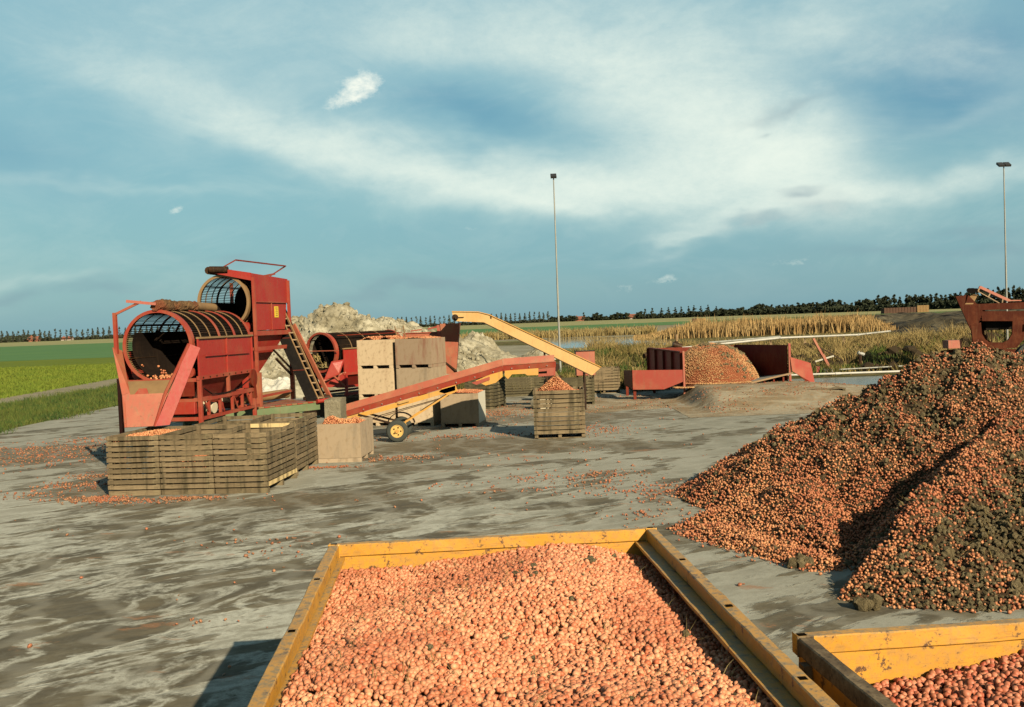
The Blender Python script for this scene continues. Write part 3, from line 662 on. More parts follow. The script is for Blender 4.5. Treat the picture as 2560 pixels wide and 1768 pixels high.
# ------------------------------------------------------------------ reeds, weeds, verge grass
P_ = []; H_ = []
for i in range(21000):
    uu = random.uniform(1590, 2240); D = random.uniform(128, 158); x = (uu-1280)/FPX*D
    edge = min(1, max(.12, (uu-1600)/140))*min(1, max(.35, (2240-uu)/70)); P_.append((x, D, -.05)); H_.append(2.3*edge*(.80+.40*fbm(x, D, .28, 4, 1)+random.uniform(-.16, .16)))
tag(blades('tall_dry_reeds', P_, H_, .13, REED, .16, 1, spread=.15), 'tall golden dry reeds standing along the far side of the pond', 'reeds')
P_ = []; H_ = []
for i in range(6500):
    uu = random.uniform(1150, 1640); D = random.uniform(168, 182); x = (uu-1280)/FPX*D; P_.append((x, D, -.1)); H_.append(1.55*(.8+.3*fbm(x, D, .3, 3, 2)+random.uniform(-.2, .2)))
tag(blades('low_pale_reeds', P_, H_, .14, REEDL, .25, 1, spread=.2), 'low pale yellow reed fringe on the far bank of the pond', 'reeds')
P_ = []; H_ = []; P2 = []; H2 = []
for i in range(5200):
    x = random.uniform(-3, 42); y = random.uniform(46.6, 66) if x > 3 else random.uniform(44, 50)
    if x/y > .68: continue
    if 2.9 < x < 8 and y < 46: continue
    d = fbm(x, y, .5, 3, 7); hh = .28+.5*max(0, d+.25)+random.random()*.2
    if x > 12: hh *= .85
    z = bankf(x, y) if x > -1 else -.03
    (P_ if fbm(x, y, .3, 2, 12) > -.22 else P2).append((x, y, z)); (H_ if fbm(x, y, .3, 2, 12) > -.22 else H2).append(hh)
tag(blades('bank_grass', P_, H_, .035, WEED, .35, 9, spread=.16), 'mixed yellow and green weeds covering the bank behind the yard', 'weeds')
tag(blades('green_bank_weeds', P2, H2, .05, WEEDG, .4, 9, spread=.2), 'lush green weed patches among the dry grass on the bank', 'weeds')
P_ = []; H_ = []; rb = random.Random(11)
for i in range(230):
    x = rb.uniform(4, 42); y = rb.uniform(46.8, 68)
    if x/y > .68 or (x > 11 and y < 47.3): continue
    k = rb.uniform(.5, 1.25)
    for j in range(26): P_.append((x+rb.gauss(0, .22*k), y+rb.gauss(0, .22*k), bankf(x, y))); H_.append(k*(.75+rb.random()*.4))
tag(blades('dry_tussocks', P_, H_, .032, flora('dry_tussock', (.34, .265, .115), (.26, .19, .075), (.15, .10, .035), 1.3), .55, 4, spread=.07), 'pale drooping dry grass tussocks dotted over the bank behind the yard', 'weeds')
P_ = []
for i in range(260):
    x = rb.uniform(8, 40); y = rb.uniform(47.2, 62)
    if x/y > .68 or fbm(x, y, .25, 2, 44) < .0: continue
    for j in range(7): P_.append((x+rb.gauss(0, .5), y+rb.gauss(0, .35), bankf(x, y)+rb.uniform(0, .25)))
tag(scatter('dark_earth_clods', P_, .22, simple_('dark_bank_earth', (.05, .035, .018)), None, .5, True, 1), 'dark clods of earth between the weeds on the bank', 'soil')  # one dark earth tone in patches between the weeds
P_ = []; H_ = []
for i in range(2600):
    x = random.uniform(-4.5, 10.5); y = random.uniform(41.2, 47.5)
    if fbm(x, y, .6, 3, 17) < -.12: continue
    P_.append((x, y, -.02)); H_.append(.35+.35*random.random()+.3*max(0, fbm(x, y, .9, 3, 3)))
tag(blades('yard_edge_weeds', P_, H_, .03, WEED, .3, 9, spread=.15), 'tangled weeds along the back edge of the yard behind the conveyors', 'weeds')
P_ = []; H_ = []
for i in range(7000):
    y = 16+random.random()**1.4*50; x = random.uniform(-24.8, -17.5+.5*math.sin(y)); P_.append((x, y, -.02)); H_.append(.12+.22*random.random()*(1+fbm(x, y, .4, 3, 2)))
tag(blades('verge_grass', P_, H_, .022, WEEDG, .4, 8, spread=.14), 'rough green grass on the verge left of the yard', 'grass')
P_ = []; H_ = []
for i in range(13000):
    y = 40+random.random()*70; x = -27.6-(y-50)*.08-random.random()**1.5*30; P_.append((x, y, -.05)); H_.append(.10+.16*random.random())
tag(blades('crop_leaves', P_, H_, .05, flora('crop_leaf', (.11, .16, .020), (.15, .185, .025), (.08, .125, .012), .4), .5, 5, spread=.3), 'low leafy green crop along the near edge of the left field', 'crop')

# ------------------------------------------------------------------ lamp poles
def pole(x, y, h, label, lean=0.0, wid=.5):
    o = thing('lamp_pole', label, 'lamp pole', (x, y, 0)); o.rotation_euler = (0, lean, 0)
    mb = MB(); mb.tube((0, 0, 0), (0, 0, h*.5), .06, 12, .048); mb.tube((0, 0, h*.5), (0, 0, h-.1), .042, 10, .03); mb.build('pole_shaft', GALV, o, True)
    mb = MB(); mb.box(-.14, -.14, 0, .14, .14, .02); mb.tube((0, 0, .02), (0, 0, .35), .11, 12); mb.build('base_plate', GALV, o)
    mb = MB(); mb.beam((-wid*.5, 0, h-.12), (wid*.5, 0, h-.12), .05); mb.build('cross_arm', GALV, o)
    for s in ((-1, 1) if wid > .3 else (0,)):
        mb = MB(); mb.plate([(s*.17-.15, -.16, h-.13), (s*.17+.15, -.16, h-.13), (s*.17+.15, .16, h+.06), (s*.17-.15, .16, h+.06)], .11)
        mb.build('floodlight', LAMP, o)
    return o
pole(2.45, 51, 10.45, 'tall grey lamp pole with floodlights behind the yellow conveyor', 0, .3)
pole(26.4, 53, 10.45, 'tall grey lamp pole behind the rusty machine at the right', 0, .34)

# ------------------------------------------------------------------ crates
_pm = {}
def bxm(name, sx, sy, sz, m):
    k = (name, round(sx, 3), round(sy, 3), round(sz, 3), m.name)
    if k not in _pm:
        mb = MB(); mb.box(-sx/2, -sy/2, -sz/2, sx/2, sy/2, sz/2); me = mb.mesh(name); me.materials.append(m); _pm[k] = me
    return _pm[k]
def crate(x, y, rz, w, d, h, n, label, group=None, m=None, front_open=False, fresh=(), z=0.0, missing=()):
    m = m or CRATE; o = thing('slatted_crate', label, 'crate', (x, y, z), rz, group); b = .11; ph = (h-b)/n; t = .022
    for k in range(n):
        zc = b+ph*(k+.5)
        for s, nm in ((-1, 'f'), (1, 'b')):
            mm = NEWW if (nm, k) in fresh else m
            link('plank', bxm('plank', w, t, ph-.027, mm), o, (random.uniform(-.004, .004), s*(d/2-t/2)+random.uniform(-.003, .003), zc+random.uniform(-.002, .002)), (random.uniform(-.02, .02), random.uniform(-.007, .007), 0), label='fresh pale plank' if mm is NEWW else None)
        for s, nm in ((-1, 'l'), (1, 'r')):
            mm = NEWW if (nm, k) in fresh else m
            link('plank', bxm('plank', t, d-2*t-.004, ph-.027, mm), o, (s*(w/2-t/2)+random.uniform(-.003, .003), 0, zc+random.uniform(-.002, .002)), (random.uniform(-.004, .004), 0, 0), label='fresh pale plank' if mm is NEWW else None)
    for sx in (-1, 1):
        for sy in (-1, 1): link('corner_post', bxm('corner_post', .07, .07, h-b-.01, m), o, (sx*(w/2-t-.037), sy*(d/2-t-.037), b+(h-b)/2))
    link('floor_panel', bxm('floor_panel', w-.06, d-.06, .02, m), o, (0, 0, b+.02))
    for s in (-1, 0, 1):
        if front_open: link('skid', bxm('skid', .09, d-.01, b-.012, m), o, (s*(w/2-.055), 0, (b-.012)/2))
        else: link('skid', bxm('skid', w-.01, .09, b-.012, m), o, (0, s*(d/2-.055), (b-.012)/2))
    if front_open:
        link('base_board', bxm('base_board', w, .09, .02, m), o, (0, -d/2+.05, .012))
    return o
rot = R(-5.5); ca, sa = math.cos(rot), math.sin(rot)
def rowpos(i, j):      # i along the row, j into depth
    ox, oy = -7.97, 19.42; cx = (i+.5)*1.083; cy = .915+j*1.93
    return ox+cx*ca-cy*sa*0.45, oy+cx*sa+cy
CW = 'slatted crates in the block under the drum grader'
lab = ['slatted crate under the red chute, leftmost in the front row, filled with onions', 'empty slatted crate in the middle of the front row below the grader',
       'slatted crate at the near right corner of the front row with fresh pale bottom plank']
for i in range(3):
    x, y = rowpos(i, 0)
    crate(x, y, R(-5.5), 1.065, 1.83, 1.18, 10, lab[i], CW, fresh={('r', 0), ('b', 9)} if i == 2 else ())
crate(-5.16, 22.12, R(-3), 1.07, 1.85, 1.20, 10, 'slatted crate in the second row, touching the near plywood box', CW)
crate(-6.30, 22.2, R(-3), 1.07, 1.85, 1.18, 10, 'slatted crate in the second row under the green chassis end', CW)
crate(1.21, 26.72, R(-2.5), 1.345, 1.25, 1.28, 10, 'slatted crate standing alone in the yard, heaped with onions under the red conveyor head', front_open=True)
crate(-1.02, 36.15, R(-18), 1.12, 1.3, 1.10, 8, 'dark slatted crate behind the red conveyor, beside the plywood boxes', m=CRATED)
crate(2.30, 36.3, R(-3), 1.29, 1.2, .96, 8, 'dark slatted crate behind and right of the lone heaped crate', m=CRATED, front_open=True)
crate(3.78, 41.6, R(-3), 1.32, 1.2, 1.05, 8, 'pale slatted crate catching sun below the yellow conveyor foot', front_open=True)
crate(.3, 41.6, R(4), 2.2, 1.2, .75, 6, 'wide dark slatted crate in shade below the bend of the red conveyor', m=CRATED)

def plybox(x, y, rz, w, d, h, label, m, z=0.0, group=None, side=None):
    o = thing('plywood_box', label, 'box', (x, y, z), rz, group); t = .025; b = .10
    link('front_panel', bxm('front_panel', w, t, h-b, m), o, (0, -d/2+t/2, b+(h-b)/2)); link('back_panel', bxm('back_panel', w, t, h-b, m), o, (0, d/2-t/2, b+(h-b)/2))
    for s in (-1, 1):
        link('side_panel', bxm('side_panel', t, d-2*t-.004, h-b, side or m), o, (s*(w/2-t/2), 0, b+(h-b)/2))
        for q in (-1, 1): link('corner_post', bxm('corner_post', .06, .06, h-b-.02, m), o, (s*(w/2-t-.032), q*(d/2-t-.032), b+(h-b)/2))
    link('floor_panel', bxm('floor_panel', w-.06, d-.06, .02, m), o, (0, 0, b+.012))
    for s in (-1, 0, 1):
        if group: link('skid', bxm('skid', .10, d-.004, b-.006, m), o, (s*(w/2-.055), 0, (b-.006)/2))
        else: link('skid', bxm('skid', w-.004, .09, b-.006, m), o, (0, s*(d/2-.05), (b-.006)/2))
    return o
plybox(-4.04, 23.74, R(-4), 1.02, 1.40, .90, 'weathered plywood box of onions beside the slatted crates', PLYW)
BX = 'plywood boxes stacked behind the red conveyor'
bh = .90
for i, (x0, y0) in enumerate(((-4.12, 31.25), (-2.86, 30.8))):
    for k in range(3):
        m = (PLY, PLY, PLY)[k] if i == 0 else (PLY, PLYW, PLYR)[k]
        lb = (('pale plywood box, bottom of the left stack behind the wheel', 'pale plywood box, middle of the left stack', 'sunbleached plywood box on top of the left stack, heaped with onions'),
              ('pale plywood box, bottom of the right stack, crossed by the conveyor strut', 'greyish plywood box, middle of the right stack', 'red stained plywood box on top of the right stack'))[i][k]
        plybox(x0, y0+.45+random.uniform(-.03, .03), R(-19), 1.20, 1.15, bh, lb, m, z=k*bh, group=BX)
plybox(-1.55, 30.55, R(-8), 1.16, 1.3, 1.0, 'shaded plywood box of onions on the ground at the right end of the stacks', PLYW, side=simple('pale_side', (.6, .58, .48)), group=BX)
plybox(-4.72, 26.3, R(0), .42, .9, 1.26, 'grey box standing at the low end of the red conveyor', CBLK)

# ------------------------------------------------------------------ onion fills
def fill(name, cx, cy, rz, w, d, f, label, r=.022, pitch=.045, mt=None, layers=1, clip=None):
    """onions heaped in a box: mound surface plus onion bodies; f(lx, ly) -> z"""
    o = thing(name, label, 'onions', (cx, cy, 0), rz); o['kind'] = 'stuff'; nx = max(8, int(w/.06)); ny = max(8, int(d/.06))
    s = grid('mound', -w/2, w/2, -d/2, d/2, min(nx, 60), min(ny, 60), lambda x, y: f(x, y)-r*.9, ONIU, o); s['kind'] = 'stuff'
    P_ = []
    for l in range(layers):
        y = -d/2+pitch/2; k = 0
        while y < d/2:
            x = -w/2+pitch/2+(k % 2)*pitch/2
            while x < w/2:
                a = x+random.gauss(0, pitch*.22); b = y+random.gauss(0, pitch*.22)
                if abs(a) < w/2-r*.6 and abs(b) < d/2-r*.6: P_.append((a, b, f(a, b)+random.uniform(-.4, .35)*r-l*r))
                x += pitch
            y += pitch*.87; k += 1
    scatter('onion', P_, r, mt or ONIP, o, var=.15, sub=2 if r < .02 else 1); return o
x, y = rowpos(0, 0)
fill('onion_heap', x, y, R(-5.5), 1.0, 1.76, lambda a, b: 1.08+.10*math.exp(-((a-.2)**2+(b+.0)**2)/.15)+.02*fbm(a, b, 3, 3, 1), 'onions filling the leftmost front crate under the red chute')
x, y = rowpos(1, 0)
fill('onion_heap', x, y, R(-5.5), 1.0, 1.76, lambda a, b: .55+.04*fbm(a, b, 2, 3, 2), 'shallow layer of onions deep inside the middle front crate', pitch=.05)
fill('onion_heap', 1.21, 26.72, R(-2.5), 1.28, 1.18, lambda a, b: 1.20+max(-.02, .42*(1-math.hypot(a+.08, b)/.52))+.015*fbm(a, b, 4, 3, 3), 'orange cone of onions rising above the lone slatted crate')
fill('onion_heap', -4.04, 23.74, R(-4), .96, 1.34, lambda a, b: .80+max(0, .24*(1-math.hypot(a+.3, b+.1)/.45))+max(0, .17*(1-math.hypot(a-.22, b-.1)/.38)), 'onions heaped in two humps in the near weathered plywood box')
fill('onion_heap', -4.12, 31.7, R(-19), 1.14, 1.08, lambda a, b: 2.68+.11*math.cos((a+.25)*5.2)**2, 'onions showing above the rim of the top left plywood box', r=.024, pitch=.055)
fill('onion_heap', -2.86, 31.25, R(-19), 1.14, 1.08, lambda a, b: 2.70+.04*math.cos(a*4), 'onions level with the rim of the red stained top box', r=.024, pitch=.055)
fill('onion_heap', -1.55, 30.55, R(-8), 1.10, 1.24, lambda a, b: 1.0+.04*math.cos(a*3), 'onions brimming from the shaded plywood box at the stack end', r=.024, pitch=.055)

# ------------------------------------------------------------------ drum graders
def drum(o, cy, cz, r, L, hoops, thin, mt_ring, nb, rb=.009, band=.16, tilt=0):
    d = bpy.data.objects.new('drum', None); COL.objects.link(d); d.parent = o; d.location = (0, cy, cz)
    for y in hoops:
        mb = MB(); mb.ring((0, 0, 0), r, y-(0 if y == hoops[0] else band*.3), y+(band if y == hoops[0] else band*.3), .018, 56)
        if y == hoops[0]:
            mb.ring((0, 0, 0), r+.012, y-.012, y+.012, .07, 56)
        mb.build('hoop', mt_ring, d, True)
    for y in thin:
        mb = MB(); mb.ring((0, 0, 0), r-.01, y-.012, y+.012, .02, 48); mb.build('thin_hoop', TAN, d, True)
    mb = MB()
    for i in range(nb):
        a = i*2*math.pi/nb; x, z = math.cos(a)*(r-.03), math.sin(a)*(r-.03); mb.tube((x, hoops[0]+.1, z), (x, hoops[-1], z), rb, 4, cap=False)
    mb.build('bar_screen', MESHD, d, kind='stuff')
    for i in range(6):
        a = i*math.pi/3+.35; mb = MB(); x, z = math.cos(a)*(r-.045), math.sin(a)*(r-.045); mb.beam((x, hoops[0]+.05, z), (x, hoops[-1], z), .05, .014, (-z, 0, x)); mb.build('drum_bar', DARK, d)
    return d
def sidepanel(o, x, y0, y1, z0, z1, zf, mt, sgn=1, seams=1, inset=.55):
    """sheet panel with ribs, and the tapering hopper beneath it"""
    t = .02; ys = [y0+(y1-y0)*k/(seams+1) for k in range(seams+2)]
    for k in range(seams+1):
        mb = MB(); mb.plate([(x, ys[k]+.01, z0), (x, ys[k+1]-.01, z0), (x, ys[k+1]-.01, z1), (x, ys[k]+.01, z1)], t, (1, 0, 0)); mb.build('side_panel', mt, o)
    mb = MB()
    for yy in ys: mb.beam((x+sgn*.028, yy, z0), (x+sgn*.028, yy, z1), .035, .03)
    mb.build('panel_rib', mt, o); mb = MB(); mb.beam((x+sgn*.03, y0-.03, z1), (x+sgn*.03, y1+.03, z1), .06, .04); mb.build('panel_rim', TAN, o)
    mb = MB(); mb.beam((x+sgn*.03, y0-.08, z0-.03), (x+sgn*.03, y1+.08, z0-.03), .07, .085); mb.build('frame_rail', ORED, o)
    zi = zf; xi = x-sgn*inset; yi0, yi1 = y0+(y1-y0)*.22, y1-(y1-y0)*.22
    mb = MB(); mb.plate([(x, y0+.03, z0-.08), (x, y1-.03, z0-.08), (xi, yi1, zi), (xi, yi0, zi)], .015)
    mb.build('hopper_sheet', RED, o)
    mb = MB(); mb.plate([(x, y0+.02, z0-.08), (-x, y0+.02, z0-.08), (-xi, yi0, zi), (xi, yi0, zi)], .015); mb.build('hopper_sheet', RED, o)
    mb = MB(); mb.plate([(x, y1-.02, z0-.08), (-x, y1-.02, z0-.08), (-xi, yi1, zi), (xi, yi1, zi)], .015); mb.build('hopper_sheet', RED, o)

A = thing('drum_grader', 'large red drum grader on the left with open screen drum and discharge chute', 'drum grader', (-7.82, 22, 0), R(-7))
dA = drum(A, 0, 2.87, .80, 3.5, [0, 1.55, 2.45, 3.4], [.55, 1.05, 2.0, 2.95], ORED, 108)
mb = MB(); mb.ring((0, 0, 0), .782, .0, .17, .004, 56); mb.build('band_lining', TAN, dA, True)
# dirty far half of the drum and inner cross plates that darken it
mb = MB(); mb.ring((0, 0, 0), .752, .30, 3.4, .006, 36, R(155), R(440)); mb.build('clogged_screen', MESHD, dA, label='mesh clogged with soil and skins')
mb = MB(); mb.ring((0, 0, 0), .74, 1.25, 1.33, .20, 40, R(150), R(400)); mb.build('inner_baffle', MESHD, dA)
for s in (1, -1):
    mb = MB(); mb.plate([(s*.9, .35, 2.16), (s*.9, 3.25, 2.16), (s*.9, 3.25, 3.02), (s*.9, .35, 3.02)], .01, (1, 0, 0))
sidepanel(A, .90, .02, 3.12, 2.17, 3.02, 1.45, RED, 1, 1)
sidepanel(A, -.90, .02, 3.12, 2.17, 2.75, 1.45, RED, -1, 1)
# frame
for (x, y, zt) in ((.93, .0, 2.1), (.93, 3.12, 2.1), (-.93, 0, 2.1), (-.93, 3.12, 2.1)):
    mb = MB(); mb.beam((x, y, 0), (x, y, zt), .085); mb.build('leg', ORED, A, bevel=.005)
for y in (1.56,):
    mb = MB(); mb.beam((.93, y, 1.68), (.93, y, 2.1), .07); mb.build('frame_post', ORED, A)
for x in (.93, -.93):
    mb = MB(); mb.beam((x, -.02, 1.66), (x, 3.15, 1.66), .07, .10); mb.build('frame_rail', ORED, A, bevel=.005)
    mb = MB(); mb.beam((x, -.02, 1.24), (x, 3.4, 1.24), .07, .07); mb.build('frame_rail', ORED, A)
for y in (.0, 3.12):
    for z in (1.66, 1.24, 2.1): mb = MB(); mb.beam((-.89, y, z), (.89, y, z), .06, .08); mb.build('cross_member', ORED, A)
for y in (.42, 1.05, 1.75, 2.35, 2.9):
    mb = MB(); mb.beam((.93, y, 1.28), (.93, y, 1.61), .06); mb.build('frame_post', ORED, A)
mb = MB(); mb.box(-.5, .1, 1.30, .55, 3.3, 1.55); mb.build('collecting_belt', REDK, A)
for y in (.25, 1.4, 2.6):
    mb = MB(); mb.tube((-.6, y, 1.42), (.82, y, 1.42), .09, 14); mb.build('belt_roller', RED, A, True)
mb = MB(); mb.tube((.4, 1.0, 1.45), (.84, .95, 1.40), .13, 12); mb.build('motor', BAG, A, True, label='pale dusty motor')
mb = MB(); mb.tube((.5, 1.95, 1.5), (.84, 1.95, 1.5), .06, 12); mb.build('motor', BAG, A, True, label='small pale motor')
mb = MB(); mb.box(.3, -.10, 1.35, .84, .25, 1.62); mb.build('gearbox', RED, A, bevel=.01)
for y in (-.12,):
    mb = MB(); mb.plate([(.35, y, 1.75), (.86, y, 1.75), (.86, y, 2.06), (.5, y, 2.06)], .02); mb.build('end_sheet', REDK, A)
# drive rollers carrying the drum
for s in (-1, 1):
    for y in (.25, 3.2):
        mb = MB(); mb.tube((s*.62, y-.07, 2.25), (s*.62, y+.07, 2.25), .11, 16); mb.build('support_roller', ORED, A, True)
# chute
zf = .012
mb = MB(); mb.plate([(-.20, -1.13, 1.2), (.34, -.98, 1.2), (.50, -.62, 1.87), (-.36, -.86, 1.87)], .015); mb.build('chute_front', REDF, A)
mb = MB(); mb.plate([(-.36, -.74, 1.80), (.50, -.62, 1.80), (.66, -.12, 2.12), (-.70, -.25, 2.12)], .012); mb.build('chute_back', TAN, A, label='tan dusty back sheet')
mb = MB(); mb.plate([(-.20, -.74, 1.86), (.10, -.70, 1.86), (.03, -.64, 1.98), (-.13, -.66, 1.98)], .03); mb.build('chute_patch', ORED, A)
mb = MB(); a = [(-.86, -.36, 2.88), (-.40, -.90, 1.86), (-.24, -1.16, 1.2), (-.14, -1.0, 1.2), (-.30, -.76, 1.9), (-.80, -.06, 2.8)]
mb.plate([a[0], a[1], a[4], a[5]], .02); mb.plate([a[1], a[2], a[3], a[4]], .02); mb.build('chute_side', REDF, A, label='faded left side sheet')
mb = MB(); mb.plate([(.84, -.22, 2.90), (.36, -1.0, 1.2), (.58, -.80, 1.2), (1.02, -.08, 2.80)], .02); mb.build('chute_side', RED, A)
mb = MB(); mb.beam((.84, -.24, 2.90), (.50, -.78, 1.86), .03, .06); mb.beam((.50, -.78, 1.86), (.35, -1.0, 1.2), .03, .05); mb.build('chute_flange', ORED, A)
# post, arm and roller brush over the drum
mb = MB(); mb.beam((-.80, -.3, 2.7), (-.80, -.3, 3.64), .075); mb.build('brush_post', ORED, A)
mb = MB(); mb.beam((-.80, -.3, 3.60), (-.22, -.22, 3.86), .05); mb.beam((-.50, -.34, 3.88), (.06, -.1, 3.80), .06); mb.build('brush_arm', ORED, A)
mb = MB(); n = 18; import itertools
rr = random.Random(3); prev = None; vs = []; fs = []
for j in range(26):
    y = -.05+j*2.0/25
    for i in range(n):
        a = i*2*math.pi/n; r_ = .095+.04*rr.random()+(.03 if 4 < j < 9 else 0); vs.append((.02+math.cos(a)*r_, y, 3.77+math.sin(a)*r_))
fs = [(j*n+i, j*n+(i+1) % n, (j+1)*n+(i+1) % n, (j+1)*n+i) for j in range(25) for i in range(n)]+[tuple(range(n)), tuple(range(25*n, 26*n))]
mb.add(vs, fs); mb.build('roller_brush', soil('brush_bristle', (.11, .06, .03), (.20, .12, .055), (.25, .06, .03), 5), A)
mb = MB(); mb.tube((.02, 1.96, 3.77), (.02, 3.0, 3.74), .11, 18); mb.build('brush_cover', TAN, A, True)
P_ = [(random.gauss(.15, .26), random.uniform(.02, 1.1), 0) for i in range(240)]
P_ = [(x, y, 2.87-math.sqrt(max(.05, .74**2-x*x))+random.uniform(0, .06)) for x, y, _ in P_ if abs(x) < .6]
s = scatter('loose_onion', P_, .026, ONIP, A, sub=1)
fA = thing('onion_litter', 'onions tumbling in the bottom of the large open screen drum', 'onions', (-7.82, 22, 0), R(-7)); fA['kind'] = 'stuff'; s.parent = fA

for k in range(9):
    yy = .12+k*.36; mb = MB(); mb.tube((.965, yy, 2.14), (.985, yy, 2.14), .016, 8); mb.build('bolt', DARK, A)
mb = MB(); pts = [(.99, .1, 1.9), (1.0, .5, 1.74), (.99, 1.2, 1.72), (1.0, 2.0, 1.76), (.98, 3.0, 2.0)]
for p, q in zip(pts, pts[1:]): mb.tube(p, q, .014, 6)
mb.build('power_cable', BLK, A, True)
mb = MB(); mb.tube((.955, 3.0, 1.95), (1.0, 3.0, 1.95), .22, 20); mb.build('chain_guard', REDK, A, True)
mb = MB(); mb.beam((.955, 3.0, 1.95), (.955, 3.1, 1.45), .12, .05); mb.build('chain_cover', REDK, A)
for k in range(4): mb = MB(); mb.beam((.94, .2+k*.8, 1.62), (.94, .45+k*.8, 1.30), .025, .035); mb.build('diagonal_brace', ORED, A)
mb = MB(); mb.beam((.96, .35, 2.62), (.96, 2.9, 2.60), .012, .03); mb.build('stiffener', RED, A)
# upper grader with its tall shield
B = thing('drum_grader', 'upper red drum grader behind, raised on a tall frame with a yellow sticker', 'drum grader', (-7.40, 25.75, 0), R(-9))
dB = drum(B, 0, 3.90, .70, 2.3, [0, 1.1, 2.25], [.4, .75, 1.5, 1.9], TAN, 92)
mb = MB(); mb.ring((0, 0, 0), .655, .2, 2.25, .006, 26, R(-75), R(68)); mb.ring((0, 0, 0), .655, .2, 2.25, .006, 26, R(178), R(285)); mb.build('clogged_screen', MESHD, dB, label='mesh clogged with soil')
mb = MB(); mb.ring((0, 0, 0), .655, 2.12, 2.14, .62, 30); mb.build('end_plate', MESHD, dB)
x = .78
mb = MB(); mb.plate([(x+.02, -.02, 3.88), (x+.02, 2.42, 3.88), (x+.02, 2.42, 4.53), (x+.02, -.02, 4.60)], .02, (1, 0, 0)); mb.build('upper_shield', RED, B)
for y0, y1 in ((.02, 1.18), (1.2, 2.30)):
    mb = MB(); mb.plate([(x, y0, 3.14), (x, y1 if y1 < 2 else 2.12, 3.14), (x, y1, 3.87), (x, y0, 3.87)], .02, (1, 0, 0)); mb.build('lower_shield', RED, B)
mb = MB(); mb.beam((x+.04, -.03, 3.88), (x+.04, 2.44, 3.88), .03, .03); mb.beam((x+.03, 1.19, 3.14), (x+.03, 1.19, 3.87), .03, .03); mb.build('shield_rib', ORED, B)
mb = MB(); mb.plate([(-.1, -.02, 4.62), (x+.03, -.02, 4.60), (x+.03, 2.42, 4.53), (-.1, 2.42, 4.60)], .02); mb.build('top_cover', RED, B)
mb = MB(); mb.plate([(-.25, -.1, 4.66), (.80, -.03, 4.42), (.80, -.03, 4.62), (-.2, -.1, 4.80)], .05); mb.build('front_cover', RED, B)
mb = MB(); mb.tube((-.3, -.15, 4.72), (-.3, 1.2, 4.70), .10, 10); mb.tube((-.26, -.15, 4.74), (.2, -.08, 4.72), .09, 10); mb.build('brush_motor', DARK, B, True)
mb = MB(); mb.beam((.0, .0, 4.78), (.30, .2, 4.98), .035); mb.beam((.30, .2, 4.98), (.70, 2.6, 4.92), .035); mb.beam((.70, 2.6, 4.92), (.35, 2.3, 4.64), .035); mb.beam((.35, 1.8, 4.62), (.62, 2.0, 4.68), .05); mb.build('guard_rail', REDK, B)
mb = MB(); mb.box(x+.012, 1.42, 3.47, x+.022, 1.68, 3.77); st = mb.build('sticker', STICK, B)
for i in range(5):
    mb = MB(); mb.box(x+.023, 1.47+(i % 2)*.03, 3.51+i*.052, x+.026, 1.62, 3.525+i*.052); mb.build('sticker_line', STICKD, st)
for y in (0.0, 2.36):
    for s in (1, -1):
        mb = MB(); mb.beam((s*(x+.06), y, 1.17), (s*(x+.06), y, 4.5 if (y > 1 or s > 0) else 3.2), .075); mb.build('leg', ORED, B)
for y, w in ((0.0, .17), (2.36, .11)):
    mb = MB(); mb.beam((x+.07, y-.002, 1.17), (x+.07, y-.002, 2.05), w, .10, (0, 1, 0)); mb.build('leg_sleeve', REDF, B)
for z, h in ((3.06, .12), (2.66, .10), (1.42, .06)):
    mb = MB(); mb.beam((x+.075, -.05, z), (x+.075, 2.40, z), .07, h); mb.build('frame_rail', ORED, B); mb = MB(); mb.beam((-x-.075, -.05, z), (-x-.075, 2.40, z), .07, h); mb.build('frame_rail', ORED, B)
for y in (0, 2.36):
    for z in (3.06, 2.66):
        mb = MB(); mb.beam((-x, y, z), (x, y, z), .06, .08); mb.build('cross_member', ORED, B)
mb = MB(); mb.beam((x-.6, .0, 2.66), (-x-1.0+.6, 0, 2.66), .05); mb.build('cross_member', ORED, B)
# funnel
top = [(-.6, .1, 3.0), (.74, .1, 3.0), (.74, 2.2, 3.0), (-.6, 2.2, 3.0)]; bot = [(.0, .35, 1.95), (.42, .35, 1.95), (.42, .95, 1.95), (.0, .95, 1.95)]
for i in range(4):
    j = (i+1) % 4; mb = MB(); mb.plate([top[i], top[j], bot[j], bot[i]], .015); mb.build('funnel_sheet', RED, B)
mb = MB(); mb.box(.0, .35, 1.45, .42, .9, 1.94); mb.build('funnel_spout', RED, B)
mb = MB(); mb.beam((x+.05, 1.3, 2.35), (x+.05, 2.36, 1.85), .05); mb.beam((x+.05, 1.1, 2.62), (x+.05, 2.3, 2.05), .04); mb.build('diagonal_brace', DARK, B)
mb = MB(); mb.tube((x-.3, .15, 3.22), (x-.3, .5, 3.22), .14, 14); mb.build('drive_motor', RED, B, True)
mb = MB(); mb.tube((-.1, .3, 1.30), (.7, 2.3, 1.34), .13, 10); mb.build('covered_shaft', TAN, B, True)

